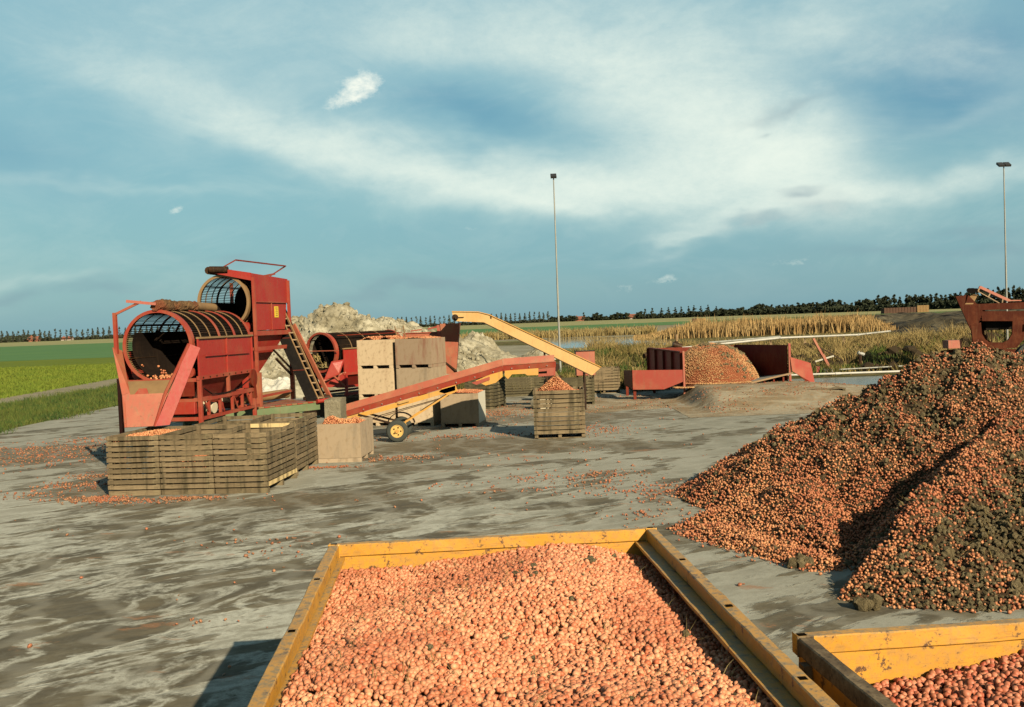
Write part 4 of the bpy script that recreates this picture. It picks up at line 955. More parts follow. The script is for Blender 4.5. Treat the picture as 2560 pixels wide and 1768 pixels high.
# green chassis under it
p0 = Vector((-7.35, 24.5, 0)); p1 = Vector((-5.28, 26.95, 0)); ang = math.atan2(p1.y-p0.y, p1.x-p0.x); L = (p1-p0).length
Cc = thing('flat_chassis', 'long green flat chassis carrying the upper grader and black elevator', 'chassis', (p0.x, p0.y, 0), ang)
mb = MB(); mb.box(-.9, -.04, .93, L, .04, 1.13); mb.build('side_beam', GRN, Cc, bevel=.006)
mb = MB(); mb.box(-.9, 2.0, .93, L, 2.08, 1.13); mb.build('side_beam', GRN, Cc)
for xx in (-.6, .4, 1.5, 2.4, L-.1): mb = MB(); mb.box(xx, .045, .95, xx+.08, 1.995, 1.12); mb.build('cross_beam', GRN, Cc)
i = 0; xx = -.88
while xx < L: mb = MB(); mb.box(xx, -.06, 1.132, xx+.16, 2.1, 1.16+random.uniform(0, .012)); mb.build('deck_plank', ORED if i % 2 else TAN, Cc); xx += .175; i += 1
mb = MB(); mb.box(1.25, -.02, .76, 1.33, .02, .93); mb.box(2.52, -.02, .76, 2.62, .02, .93); mb.box(1.2, -.03, .70, L, .03, .76); mb.build('under_rail', GRN, Cc)
mb = MB(); mb.tube((L-.15, -.1, 1.16), (L+.35, -.12, 1.18), .055, 12); mb.build('draw_bar', RED, Cc, True)
for xx in (.3, L-.5):
    for yy in (.3, 1.7):
        mb = MB(); mb.tube((xx, yy-.1, .35), (xx, yy+.1, .35), .35, 20); mb.build('wheel', TYRE, Cc, True)
        mb = MB(); mb.box(xx-.05, yy-.05, .35, xx+.05, yy+.05, .95); mb.build('axle_stand', GRN, Cc)

# black belt elevator with ladder rail
bo = Vector((-5.62, 27.0, 1.17)); tp = Vector((-6.95, 28.0, 3.95)); wd = Vector((.50, .10, 0))
E_ = thing('belt_elevator', 'steep black belt elevator with ladder-like side frame right of the upper grader', 'elevator', (bo.x, bo.y, 0)); b0 = Vector((0, 0, 1.17)); t0 = tp-bo+b0
mb = MB(); mb.plate([b0-wd*.0, b0+wd*.62, t0+wd*.62, t0], .03); mb.build('belt', BLK, E_)
mb = MB(); mb.plate([b0-wd*.0+Vector((0, .25, 0)), b0+wd*.95+Vector((0, .25, 0)), t0+wd*.95+Vector((0, .25, 0)), t0+Vector((0, .25, 0))], .03); mb.build('belt', BLK, E_)
for s in (.62, .92):
    mb = MB(); mb.beam(b0+wd*s, t0+wd*s, .035, .05); mb.build('ladder_rail', TAN, E_)
for k in range(14):
    p = b0.lerp(t0, (k+.4)/14); mb = MB(); mb.beam(p+wd*.64, p+wd*.90, .05, .035); mb.build('rung', TAN, E_)
mb = MB(); mb.beam(b0+wd*1.22+Vector((.02, .05, 0)), (t0+wd*1.05).lerp(b0+wd*1.22, .25), .05, .12); mb.build('side_guard', REDF, E_)
mb = MB(); mb.tube(b0+Vector((-.05, .1, .05)), b0+wd*1.2+Vector((0, .1, .05)), .09, 14); mb.build('tail_roller', DARK, E_, True)
for k in (.3, .62): p = b0.lerp(t0, k); mb = MB(); mb.beam(p-wd*.0+Vector((0, -.03, 0)), p+wd*.6+Vector((0, -.03, 0)), .015); mb.build('belt_cleat', REDK, E_)

# third grader further back
Cm = thing('drum_grader', 'smaller red drum grader half hidden behind the stacked plywood boxes', 'drum grader', (-6.72, 35, 0), R(-31))
dC = drum(Cm, 0, 2.27, .70, 3.9, [0, 3.9], [.9, 1.8, 2.8], ORED, 80, .011)
mb = MB(); mb.ring((0, 0, 0), .686, .01, .165, .004, 48); mb.build('band_lining', REDF, dC, True)
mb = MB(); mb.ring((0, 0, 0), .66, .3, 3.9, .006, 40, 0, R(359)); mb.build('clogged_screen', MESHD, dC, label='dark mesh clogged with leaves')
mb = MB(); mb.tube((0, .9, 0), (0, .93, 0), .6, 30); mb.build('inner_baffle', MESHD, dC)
sidepanel(Cm, .80, .25, 3.9, 1.52, 2.38, .95, RED, 1, 2); sidepanel(Cm, -.80, .25, 3.9, 1.52, 2.2, .95, RED, -1, 1)
for (x, y) in ((.85, .3), (-.85, .3), (.85, 3.8), (-.85, 3.8)): mb = MB(); mb.beam((x, y, .0), (x, y, 1.5), .08); mb.build('leg', RED, Cm)
for x in (.85, -.85):
    for z in (1.05, .78): mb = MB(); mb.beam((x, .2, z), (x, 3.9, z), .06, .08); mb.build('frame_rail', RED, Cm)
mb = MB(); mb.beam((.82, -.3, 1.45), (.85, .3, 1.0), .06); mb.beam((.3, -.5, 1.25), (.85, .3, 1.55), .05); mb.beam((-.7, -.2, 2.33), (.9, -.1, 2.33), .03); mb.build('tie_rod', REDF, Cm)
mb = MB(); mb.plate([(.4, -.35, 1.3), (.86, -.05, 1.5), (.86, .25, 2.0), (.62, -.15, 1.95)], .03); mb.plate([(-.2, -.3, 1.05), (.86, .2, 1.05), (.86, .2, 1.5), (.3, -.2, 1.4)], .03); mb.build('chute_sheet', RED, Cm)
mb = MB(); mb.beam((.7, .1, 2.85), (.7, 3.8, 2.85), .03); mb.build('guard_rail', REDK, Cm)
lt = MB()
for k in range(26):
    a = R(200+random.uniform(0, 90)); y = random.uniform(.0, .5); r_ = .55; p = Vector((math.cos(a)*r_, y, math.sin(a)*r_)); q = p+Vector((random.uniform(-.15, .15), random.uniform(-.1, .1), random.uniform(0, .2))); lt.beam(p, q, .05, .015)
lt.build('leaf_litter', REEDL, dC, kind='stuff')
Pf = thing('shade_platform', 'dark timber platform under the smaller grader', 'platform', (-5.0, 36.6, 0), R(-31))
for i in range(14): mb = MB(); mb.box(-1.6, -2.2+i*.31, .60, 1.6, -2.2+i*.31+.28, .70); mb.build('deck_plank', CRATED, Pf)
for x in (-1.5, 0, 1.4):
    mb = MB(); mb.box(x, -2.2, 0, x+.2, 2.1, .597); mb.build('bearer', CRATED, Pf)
mb = MB(); mb.box(-1.58, -2.26, .0, 1.58, -2.21, .69); mb.build('shade_skirt', DARK, Pf)  # dark front board stands in for the shade below

# ------------------------------------------------------------------ mobile red conveyor
V = thing('mobile_conveyor', 'long red and yellow mobile belt conveyor on two wheels, rising to the right', 'conveyor', (-3.2, 27.1, 0))
def vp(u, v, D=27.1): q = Q(u, v, D); return Vector((q.x+3.2, D-27.1, q.z))
Lb, Bk, Rt = vp(846, 1040), vp(1257, 921), vp(1388, 911)
for nm, p, q in (('lower', Lb, Bk), ('upper', Bk+Vector((.008, 0, .003)), Rt)):
    hw = .30
    mb = MB(); mb.plate([p+Vector((0, -hw*.8, .02)), q+Vector((0, -hw*.8, .02)), q+Vector((0, hw*.8, .02)), p+Vector((0, hw*.8, .02))], .015); mb.build('belt', REDF, V, label='dusty red belt')
    mb = MB(); mb.plate([p+Vector((0, -hw-.05, -.06)), q+Vector((0, -hw-.05, -.06)), q+Vector((0, -hw-.10, .10)), p+Vector((0, -hw-.10, .10))], .015); mb.build('side_board', ORED, V)
    mb = MB(); mb.plate([p+Vector((0, hw+.02, -.06)), q+Vector((0, hw+.02, -.06)), q+Vector((0, hw+.16, .24)), p+Vector((0, hw+.16, .24))], .015); mb.build('side_board', REDF, V)
    mb = MB(); mb.beam(p+Vector((0, -hw-.105, .10)), q+Vector((0, -hw-.105, .10)), .03, .02); mb.build('board_lip', REDF, V)
    for k in range(9 if nm == 'lower' else 3):
        c_ = p.lerp(q, (k+.5)/(9 if nm == 'lower' else 3)); mb = MB(); mb.tube(c_+Vector((0, -hw-.112, .0)), c_+Vector((0, -hw-.09, .0)), .014, 8); mb.build('bolt', GALV, V)
dz = Vector((0, 0, 1))
def ypl(pts, name='frame_plate', m=YEL, y=-.345, t=.03):
    mb = MB(); mb.plate([(p.x, y, p.z) for p in pts], t, (0, 1, 0)); return mb.build(name, m, V)
ypl([vp(846, 1047), vp(1140, 962), vp(1140, 974), vp(960, 1026), vp(846, 1055)], 'frame_channel')
ypl([vp(1110, 965), vp(1140, 958), vp(1146, 975), vp(1125, 985), vp(1100, 978)], 'hinge_bracket')
ypl([vp(1190, 950), vp(1256, 922), vp(1257, 940), vp(1240, 955), vp(1215, 962)], 'frame_plate')
ypl([vp(1180, 955), vp(1225, 940), vp(1225, 948), vp(1192, 960)], 'frame_plate', ORED, -.37)
ypl([vp(1262, 922), vp(1345, 918), vp(1345, 936), vp(1318, 937), vp(1312, 933), vp(1280, 934), vp(1270, 946), vp(1262, 938)], 'frame_plate')
ypl([vp(1345, 921), vp(1387, 917), vp(1387, 924), vp(1345, 928)], 'head_plate', ORED); ypl([vp(1345, 933), vp(1385, 931), vp(1385, 937), vp(1345, 940)], 'head_plate', ORED); ypl([vp(1366, 920), vp(1387, 919), vp(1387, 936), vp(1366, 937)], 'head_plate', ORED, -.35)
ypl([vp(1345, 921), vp(1368, 921), vp(1368, 937), vp(1345, 938)], 'head_box', HOLE, -.30)
for p, r_ in ((Rt+Vector((.02, 0, -.06)), .09), (Lb+Vector((-.02, 0, -.05)), .08), (Bk+Vector((0, 0, -.09)), .05)):
    mb = MB(); mb.tube(p+Vector((0, -.34, 0)), p+Vector((0, .34, 0)), r_, 16); mb.build('belt_drum', DARK, V, True)
a_ = vp(1122, 984); w_ = Vector((.07, 0, .33))
for yy in (-.42, .42):
    mb = MB(); mb.beam((a_.x, yy, a_.z), (w_.x+.12, yy, w_.z+.15), .045); mb.build('strut', YEL, V)
    mb = MB(); mb.beam((Lb.x+.6, yy*.85, Lb.z+.05), (w_.x, yy, .45), .05); mb.build('strut', DARK, V)
mb = MB(); mb.beam((vp(940, 1035).x, -.38, vp(940, 1035).z-.05), (vp(1125, 985).x, -.38, vp(1125, 985).z-.02), .02); mb.beam((vp(920, 1050).x, -.38, vp(920, 1050).z), (vp(1110, 993).x, -.38, vp(1110, 993).z), .016); mb.build('cable', DARK, V)
mb = MB(); mb.beam((.05, -.5, .3), (.05, .5, .3), .07); mb.build('axle', YEL, V)
for s in (-1, 1):
    wh = bpy.data.objects.new('wheel', None); COL.objects.link(wh); wh.parent = V; wh.location = (.05, s*.50, .30)
    mb = MB(); prof = [(.165, -.06), (.25, -.075), (.285, -.055), (.298, -.02), (.298, .02), (.285, .055), (.25, .075), (.165, .06)]; n = 40
    vs = [(math.cos(i*2*math.pi/n)*r_, y_, math.sin(i*2*math.pi/n)*r_) for i in range(n) for r_, y_ in prof]
    fs = [(i*8+k, i*8+(k+1) % 8, ((i+1) % n)*8+(k+1) % 8, ((i+1) % n)*8+k) for i in range(n) for k in range(8)]
    mb.add(vs, fs); mb.build('tyre', TYRE, wh, True)
    mb = MB(); mb.tube((0, s*.03, 0), (0, s*.045, 0), .168, 28); mb.ring((0, 0, 0), .172, -.065, .065, .014, 32); mb.build('rim', HUBY, wh, True)
    mb = MB(); mb.tube((0, s*.045, 0), (0, s*.085, 0), .05, 16); mb.build('hub', YEL, wh, True)
    mb = MB()
    for k in range(5): a = k*1.2566; mb.tube((math.cos(a)*.10, s*.045, math.sin(a)*.10), (math.cos(a)*.10, s*.055, math.sin(a)*.10), .022, 8)
    mb.build('wheel_bolt', DARK, wh)
mb = MB(); mb.ring((.05, .5, .32), .40, -.1, .1, .02, 20, R(15), R(165)); mb.build('mudguard', DARK, V, True)
mb = MB(); q0, q1 = vp(1000, 1003), vp(1028, 995); mb.plate([(q0.x, -.415, q0.z-.055), (q1.x, -.415, q1.z-.055), (q1.x, -.43, q1.z+.0), (q0.x, -.43, q0.z+.0)], .006); mb.build('name_strip', YELP, V)

# ------------------------------------------------------------------ raised yellow conveyor
Y = thing('raised_conveyor', 'pale yellow conveyor sloping down from the hopper head to the right', 'conveyor', (0, 34, 0))
def yp(u, v, D=34): q = Q(u, v, D); return Vector((q.x, 0, q.z))
h0, h1, b1, e1 = yp(1131, 779), yp(1131, 801), yp(1213, 806), yp(1470, 936); b0_, e0_ = yp(1211, 781), yp(1497, 917)
for yy in (-.28, .28):
    mb = MB(); mb.plate([(p.x, yy, p.z) for p in (yp(1131, 780), yp(1195, 781), yp(1222, 787), yp(1500, 918), yp(1478, 938), yp(1210, 806), yp(1136, 803))], .03, (0, 1, 0)); mb.build('side_plate', YELP, Y)
    mb = MB()
    for p, q in ((yp(1131, 779), yp(1197, 780)), (yp(1197, 780), yp(1224, 787)), (yp(1224, 787), yp(1501, 917))): mb.beam((p.x, yy-.02, p.z), (q.x, yy-.02, q.z), .06, .025)
    mb.build('top_flange', YEL, Y)
    mb = MB(); p, q = yp(1210, 807), yp(1478, 939); mb.beam((p.x, yy, p.z), (q.x, yy, q.z), .05, .03); mb.build('bottom_flange', DARK, Y)
mb = MB(); p, q, r_ = yp(1140, 784), yp(1205, 786), yp(1485, 922); mb.plate([(p.x, -.26, p.z-.06), (q.x, -.26, q.z-.06), (q.x, .26, q.z-.06), (p.x, .26, p.z-.06)], .02); mb.plate([(q.x, -.26, q.z-.06), (r_.x, -.26, r_.z-.06), (r_.x, .26, r_.z-.06), (q.x, .26, q.z-.06)], .02); mb.build('belt', BLK, Y)
p = yp(1139, 794); mb = MB(); mb.tube((p.x, -.34, p.z), (p.x, .34, p.z), .11, 16); mb.build('head_drum', DARK, Y, True)
mb = MB(); mb.tube((p.x+.05, -.42, p.z), (p.x+.05, -.31, p.z), .06, 12); mb.beam((p.x, -.33, p.z), (p.x+.3, -.33, p.z), .02); mb.build('head_motor', DARK, Y, True)
mb = MB(); q = yp(1228, 792); mb.box(q.x-.02, -.32, q.z-.06, q.x+.02, -.30, q.z+.05); mb.build('latch', DARK, Y)
for u_ in (1360, 1460):
    p = yp(u_, 800+ (u_-1210)*.49); 
    for yy in (-.25, .25): mb = MB(); mb.beam((p.x, yy, p.z), (p.x+(.15 if u_ == 1360 else 0), yy, 0), .05); mb.build('leg', DARK, Y)
    mb = MB(); mb.beam((p.x+.05, -.25, .7), (p.x+.05, .25, .7), .04); mb.build('cross_member', DARK, Y)
# sheet hopper under its head
Hp = thing('sheet_hopper', 'faded salmon sheet metal hopper column beneath the yellow conveyor head', 'hopper', (-2.22, 35.2, 0))
def box4(o, name, m, t0_, t1_, z0, z1, tt):
    for i in range(4):
        j = (i+1) % 4; a = [(-1, -1), (1, -1), (1, 1), (-1, 1)]
        mb = MB(); mb.plate([(a[i][0]*t1_[0]+t1_[2], a[i][1]*t1_[1], z1), (a[j][0]*t1_[0]+t1_[2], a[j][1]*t1_[1], z1), (a[j][0]*t0_[0]+t0_[2], a[j][1]*t0_[1], z0), (a[i][0]*t0_[0]+t0_[2], a[i][1]*t0_[1], z0)], tt); mb.build(name, m, o)
box4(Hp, 'hopper_wall', REDF, (.17, .17, .05), (.34, .34, .08), 1.35, 3.12, .015)
mb = MB(); mb.box(-.36, -.36, 2.55, .16, -.35, 2.60); mb.build('rim_strip', REDF, Hp); mb = MB(); mb.box(-.38, -.30, 2.66, .05, .3, 3.08); mb.build('rusty_box', ORED, Hp)
mb = MB(); mb.beam((-.3, -.2, 1.9), (.25, -.25, 1.45), .05); mb.beam((.25, -.25, 1.45), (.2, -.25, 0), .05); mb.beam((-.2, .2, 0), (-.2, .2, 1.5), .05); mb.build('brace', DARK, Hp)
Tr = thing('feed_trough', 'long faded salmon feed trough running from the hopper to the smaller grader', 'trough', (-3.1, 35.8, 0), R(-4))
for yy in (-.3, .3): mb = MB(); mb.box(-.75, yy-.01, 2.40, .62, yy+.01, 2.82); mb.build('trough_side', REDF, Tr)
mb = MB(); mb.box(-.75, -.29, 2.40, .62, .29, 2.42); mb.build('trough_floor', REDF, Tr)
mb = MB(); mb.beam((-.74, -.33, 2.83), (.62, -.33, 2.83), .04, .03); mb.beam((.1, .1, 2.95), (.75, .1, 3.08), .05, .05); mb.beam((-.5, -.1, 2.9), (-.1, -.1, 2.94), .06, .04); mb.build('trough_lip', ORED, Tr)
for xx in (-.6, .5): mb = MB(); mb.beam((xx, 0, 0), (xx, 0, 2.4), .06); mb.build('leg', DARK, Tr)
Ld = thing('small_ladder', 'short pale steel ladder leaning between the smaller grader and the trough', 'ladder', (-4.0, 35.3, 2.35))
for xx in (0, .30): mb = MB(); mb.beam((xx, 0, 0), (xx-.13, .1, .75), .03); mb.build('ladder_rail', TAN, Ld)
for k in range(4): mb = MB(); mb.beam((-.03*k-.0, .02*k, .1+.18*k), (.30-.03*k, .02*k, .1+.18*k), .025); mb.build('rung', TAN, Ld)
# faded upright red panel, oil drum beside conveyor foot
Rp = thing('metal_tank', 'faded pink-red square metal tank standing behind the foot of the yellow conveyor', 'tank', (2.77, 38, 0), R(2))
mb = MB(); mb.box(-.36, -.25, .95, .36, .25, 1.86); mb.build('tank_body', REDF, Rp, bevel=.01); mb = MB(); mb.box(-.37, -.26, 1.865, .37, .26, 1.89); mb.build('tank_lid', DARK, Rp)
for s in (-1, 1): mb = MB(); mb.beam((s*.3, 0, 0), (s*.3, 0, .95), .06); mb.build('leg', DARK, Rp)
Dr = thing('engine_block', 'dark greasy engine block beside the foot of the yellow conveyor', 'engine', (1.55, 37.8, 0))
mb = MB(); mb.box(-.3, -.25, .45, .3, .25, 1.0); mb.build('engine_body', DARK, Dr, bevel=.04); mb = MB(); mb.tube((-.2, -.3, .75), (-.2, -.26, .75), .2, 18); mb.build('flywheel', BLK, Dr, True); mb = MB(); mb.box(-.35, -.2, 0, .35, .2, .44); mb.build('engine_base', DARK, Dr); mb = MB(); mb.tube((.1, 0, 1.0), (.1, 0, 1.35), .04, 8); mb.build('exhaust', DARK, Dr)
sl = thing('white_sack', 'pale crumpled sack lying behind the lone heaped crate', 'sack', (.95, 34.6, 0)); sl.scale = (.8, .8, .8); mb = MB()
n = 12; vs = [(math.cos(i*2*math.pi/n)*(.42 if j in (1, 2) else .25)*(1+.15*math.sin(i*3+j)), math.sin(i*2*math.pi/n)*.3, (0, .15, .42, .58)[j]+.05*math.sin(i*2)) for j in range(4) for i in range(n)]
mb.add(vs, [(j*n+i, j*n+(i+1) % n, (j+1)*n+(i+1) % n, (j+1)*n+i) for j in range(3) for i in range(n)]+[tuple(range(n-1, -1, -1)), tuple(range(3*n, 4*n))]); mb.build('sack_body', BAG, sl, True)
sl = thing('sloping_board', 'thin pale board leaning above the onion cone of the lone crate', 'board', (1.1, 27.3, 1.5)); mb = MB(); mb.beam((0, 0, .28), (.16, -.3, 0), .09, .02); mb.build('board_body', TAN, sl)

# ------------------------------------------------------------------ intake bin
I = thing('intake_bin', 'open red intake bin, walls painted shade-dark, on legs, heaped with onions at the top of the ramp', 'bin', (0, 0, 0))
def wall(p, q, z0, z1, name, m, t=.04, z1b=None, z0b=None):
    z1b = z1b if z1b is not None else z1; z0b = z0b if z0b is not None else z0
    mb = MB(); mb.plate([(p[0], p[1], z0), (q[0], q[1], z0b), (q[0], q[1], z1b), (p[0], p[1], z1)], t); return mb.build(name, m, I)
pA, pB, pC, pD = (6.28, 36.75), (5.55, 40.3), (9.05, 40.4), (10.15, 36.75)
wall(pA, pB, .45, 1.72, 'left_wall', RED, z1b=1.80); wall(pB, pC, .45, 1.80, 'back_wall', REDK); wall(pC, pD, .45, 1.83, 'right_wall', REDK, z1b=1.86)  # back and right walls in darker red stand in for shade
for k in range(5):
    f_ = k/4; x_ = pA[0]+(pB[0]-pA[0])*f_-.05; y_ = pA[1]+(pB[1]-pA[1])*f_; mb = MB(); mb.beam((x_, y_, .5), (x_, y_, 1.72+.08*f_), .10, .05, (0, 1, 0)); mb.build('wall_rib', REDK, I)  # ribs take the same shade-dark red
mb = MB(); mb.beam((pA[0]-.02, pA[1], 1.74), (pB[0]-.02, pB[1], 1.82), .12, .05); mb.build('wall_cap', REDK, I)
mb = MB(); mb.beam((6.30, 36.6, 0), (6.30, 36.6, 1.78), .07, .07); mb.build('corner_post', REDF, I)
mb = MB(); mb.beam((10.2, 36.6, .1), (10.2, 36.6, 1.92), .08); mb.build('corner_post', ORED, I)
mb = MB(); mb.plate([(4.42, 36.75, .42), (5.55, 36.60, .40), (6.24, 36.52, .66), (6.24, 36.52, 1.10), (4.42, 36.75, 1.14)], .03); mb.build('front_apron', ORED, I, label='sunlit bright red apron plate')
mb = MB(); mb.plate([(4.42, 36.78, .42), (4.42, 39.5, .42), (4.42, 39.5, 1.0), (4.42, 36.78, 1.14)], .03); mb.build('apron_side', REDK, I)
mb = MB(); mb.plate([(6.3, 36.6, .47), (10.2, 36.6, .47), (9.05, 40.35, .47), (5.6, 40.3, .47)], .04); mb.build('bin_floor', DARK, I)
mb = MB(); mb.plate([(8.85, 36.4, .56), (10.1, 36.4, .80), (9.7, 38.6, .62), (8.85, 38.2, .56)], .03); mb.build('floor_plate', GALV, I)
mb = MB(); mb.beam((8.7, 36.35, .54), (10.25, 36.4, .84), .05, .06); mb.build('front_beam', TAN, I)
for x_ in (9.2, 9.55, 9.9): mb = MB(); mb.beam((x_, 36.42, 0), (x_, 36.42, .50+(x_-8.9)*.2), .06); mb.build('leg', REDK, I)
for x_, y_ in ((4.5, 36.9), (4.5, 39.3), (5.7, 40.2), (9, 40.3)): mb = MB(); mb.beam((x_, y_, 0), (x_, y_, .45), .10); mb.build('leg', REDK, I)
mb = MB(); mb.plate([(10.2, 36.55, 1.42), (11.05, 36.9, 1.15), (11.2, 36.9, .35), (11.0, 36.9, .36), (10.5, 36.6, .75), (10.25, 36.5, .9)], .03); mb.build('wing_plate', ORED, I, label='sunlit outer wing plate')
def heap_bin(a, b):
    x, y = a+7.85, b+38.2; d = math.hypot((x-7.75)/1.95, (y-38.5)/2.15)
    lx = 6.33-(y-36.75)*.205+.05
    return max(.50+.05, 1.93*max(0, 1-d**3.0)+.07*fbm(x, y, 1.6, 4, 2)) if x > lx and d < 1.0 else .45
fill('onion_heap', 7.85, 38.2, 0, 3.9, 3.9, heap_bin, 'big mound of onions with soil filling the red intake bin', r=.021, pitch=.040, mt=onionmat('dry_tan_onion_skin', (.44, .225, .095), (.54, .32, .15), (.26, .15, .06)))
P_ = [(7.75+random.gauss(0, .8), 38.0+random.gauss(0, .7), 0) for i in range(900)]
P_ = [(x, y, heap_bin(x-7.85, y-38.2)+.01) for x, y, _ in P_ if heap_bin(x-7.85, y-38.2) > .7 and fbm(x, y, 1.4, 3, 5) > -.05]
tag(scatter('soil_clod', P_, .045, CLOD, None, .4, True, 1), 'olive soil clods spread over the onions in the intake bin', 'soil')

# ------------------------------------------------------------------ pipes and junk behind
def pipe(pts, r, label, m=None):
    m = m or WHITE; o = thing('white_pipe', label, 'pipe', pts[0]); mb = MB()
    for a, b in zip(pts, pts[1:]): mb.tube(Vector(a)-Vector(pts[0]), Vector(b)-Vector(pts[0]), r, 12)
    mb.build('pipe_body', m, o, True)
    for k, p in enumerate(pts[1:-1]):
        mb = MB(); v = Vector(p)-Vector(pts[0]); d = (Vector(pts[k+2])-Vector(p)).normalized()*.12; mb.tube(v-d, v+d, r*1.25, 12); mb.build('pipe_joint', m, o, True)
    return o
def support(p, m=TAN):
    o = thing('pipe_support', 'short steel support holding the long white pipe above the weedy bank', 'support', (p.x, p.y, -.02), 0, 'supports under the long white pipe')
    mb = MB(); mb.beam((-.2, 0, 0), (0, 0, p.z-.06), .06); mb.beam((.2, 0, 0), (0, 0, p.z-.06), .06); mb.build('support_leg', m, o)
p1_, p2_, p3_, p4_ = Q(1696, 871, 52), Q(1950, 845, 56), Q(2146, 837, 60), Q(2225, 828, 66)
pipe([p1_, p2_, p3_, p4_], .055, 'long white pipe running right above the weedy bank')
pipe([Q(1770, 857, 54), Q(1950, 842, 56.6)], .055, 'second shorter white pipe just above the long one', GALV)
pipe([Q(1610, 890, 50.5), Q(1690, 868, 51.8)], .12, 'dark end section sloping down to the left of the white pipe').children[0].data.materials[0] = DARK
for f_ in (.12, .5, .9): support(p1_.lerp(p2_, f_))
for f_ in (.3, .8): support(p2_.lerp(p3_, f_))
Vv = thing('valve_stand', 'dark rusty valve stand where the white pipe begins, behind the onion mound', 'valve', (p1_.x-.15, 51.6, 0))
mb = MB(); mb.tube((0, 0, 0), (0, 0, 1.75), .09, 10); mb.build('stand_pipe', DARK, Vv, True); mb = MB(); mb.tube((-.2, 0, 1.6), (.25, 0, 1.45), .15, 12); mb.build('valve_body', DARK, Vv, True); mb = MB(); mb.tube((0, 0, 1.75), (0, 0, 2.1), .07, 8); mb.build('valve_stem', TAN, Vv, True)
pipe([Vector((11.9, 46.1, .13)), Vector((15, 45.9, .13)), Vector((22, 45.7, .13))], .05, 'white pipe lying along the edge of the wash channel')
pipe([Vector((15.4, 46.9, .25)), Vector((20, 47.4, .3))], .035, 'shorter pale pipe lying behind the channel pipe', GALV)
Rs = thing('steel_stand', 'bent red steel stand with crossed beams in the weeds by the wash channel', 'stand', (14.1, 47.4, 0))
def rp(u, v, D=47.4): q = Q(u, v, D); return (q.x-14.1, 0, q.z)
mb = MB(); mb.beam(rp(2033, 846), rp(2056, 888), .12, .1); mb.beam(rp(2056, 886), rp(2084, 940), .16, .12); mb.build('main_beam', REDF, Rs)
mb = MB(); mb.beam(rp(2030, 858), rp(2105, 900), .05, .05); mb.build('thin_brace', DARK, Rs); mb = MB(); mb.beam(rp(2038, 904), rp(2084, 890), .06, .07); mb.build('cross_bar', PLAST, Rs, label='white cross bar')
mb = MB(); mb.beam(rp(2044, 916), rp(2040, 938), .18, .2); mb.beam(rp(2025, 940), rp(2046, 936), .12, .1); mb.build('foot_bracket', ORED, Rs); mb = MB(); q = rp(2056, 934); mb.box(q[0], -.3, 0, q[0]+.5, .0, .28); mb.build('foot_block', GALV, Rs)
pl = thing('wooden_pallet', 'dark wooden pallet lying on the ramp near the onion pile', 'pallet', (10.65, 34.3, .30), R(2))
for k in range(4): mb = MB(); mb.box(-.66, -.5+k*.27, .10, .66, -.5+k*.27+.2, .12); mb.build('slat', CRATE, pl)
for k in (-.62, -.04, .54): mb = MB(); mb.box(k, -.5, 0, k+.09, .5, .098); mb.build('bearer', CRATED, pl)
pst = thing('pale_post', 'short dark post with pale cap in the weedy bank', 'post', (17.3, 49.5, .4)); mb = MB(); mb.tube((0, 0, -.5), (0, 0, .55), .09, 8); mb.build('post_body', DARK, pst); mb = MB(); mb.tube((-.1, 0, .5), (.2, 0, .38), .1, 10); mb.build('post_cap', GALV, pst)

# ------------------------------------------------------------------ rusty machine at right
K = thing('harvest_loader', 'big dark rusty red loader with hopper, yoke and sloping belt at the right edge', 'loader', (20.1, 45, 0), R(-3))
def kp(zx, zy, dy=0.0):
    q = Q(2320+zx/5.7, 680+zy/5.7, 45+dy); return Vector((q.x-20.1, dy, q.z))
def kpl(pts, name, m=RUST, dy=0.0, t=.06, **k): mb = MB(); mb.plate([kp(*p, dy) for p in pts], t, (0, 1, 0)); return mb.build(name, m, K, **k)
for dy in (0, 1.9):
    kpl([(390, 350), (540, 330), (520, 465), (1500, 425), (2000, 400), (2000, 500), (1500, 520), (760, 545), (770, 560), (700, 760), (620, 850), (600, 820)], 'hopper_side', dy=dy)
    kpl([(740, 560), (1330, 560), (1480, 480), (1480, 600), (1290, 700), (760, 700)], 'side_beam', dy=dy+.1)
    for nm, pts in (('yoke_left', [(600, 760), (740, 720), (755, 880), (800, 960), (870, 1010), (870, 1090), (700, 1080), (630, 1000)]),
                    ('yoke_right', [(1180, 700), (1320, 700), (1300, 960), (1200, 1080), (1040, 1090), (1040, 1010), (1120, 970), (1175, 880)]),
                    ('yoke_base', [(868, 1005), (1045, 1005), (1045, 1100), (868, 1095)])): kpl(pts, nm, dy=dy, t=.10)
mb = MB(); 
a, b = kp(390, 350), kp(620, 850); mb.plate([a, b, b+Vector((.9, 1.9, 0)), a+Vector((.9, 1.9, 0))], .04); mb.build('hopper_end', RUST, K)
kpl([(520, 465), (690, 465), (560, 330), (560, 330.1)][:3], 'gusset', m=RUST, dy=.3)
mb = MB(); mb.plate([kp(520, 465, .2), kp(630, 465, .2), kp(690, 325, .8), kp(590, 330, .8)], .03); mb.build('tan_plate', TAN, K)
for dy in (.5, 1.3):
    mb = MB(); mb.beam(kp(710, 215, dy), kp(1120, 410, dy), .07, .10); mb.beam(kp(1120, 410, dy), kp(1280, 408, dy), .06, .05); mb.build('belt_top_rail', REDF, K)
    mb = MB(); mb.beam(kp(690, 275, dy), kp(990, 445, dy), .05, .04); mb.beam(kp(870, 290, dy), kp(840, 355, dy), .05, .06); mb.beam(kp(1040, 375, dy), kp(1030, 440, dy), .05, .06); mb.beam(kp(720, 225, dy), kp(690, 280, dy), .05, .06); mb.build('belt_frame', TAN, K)
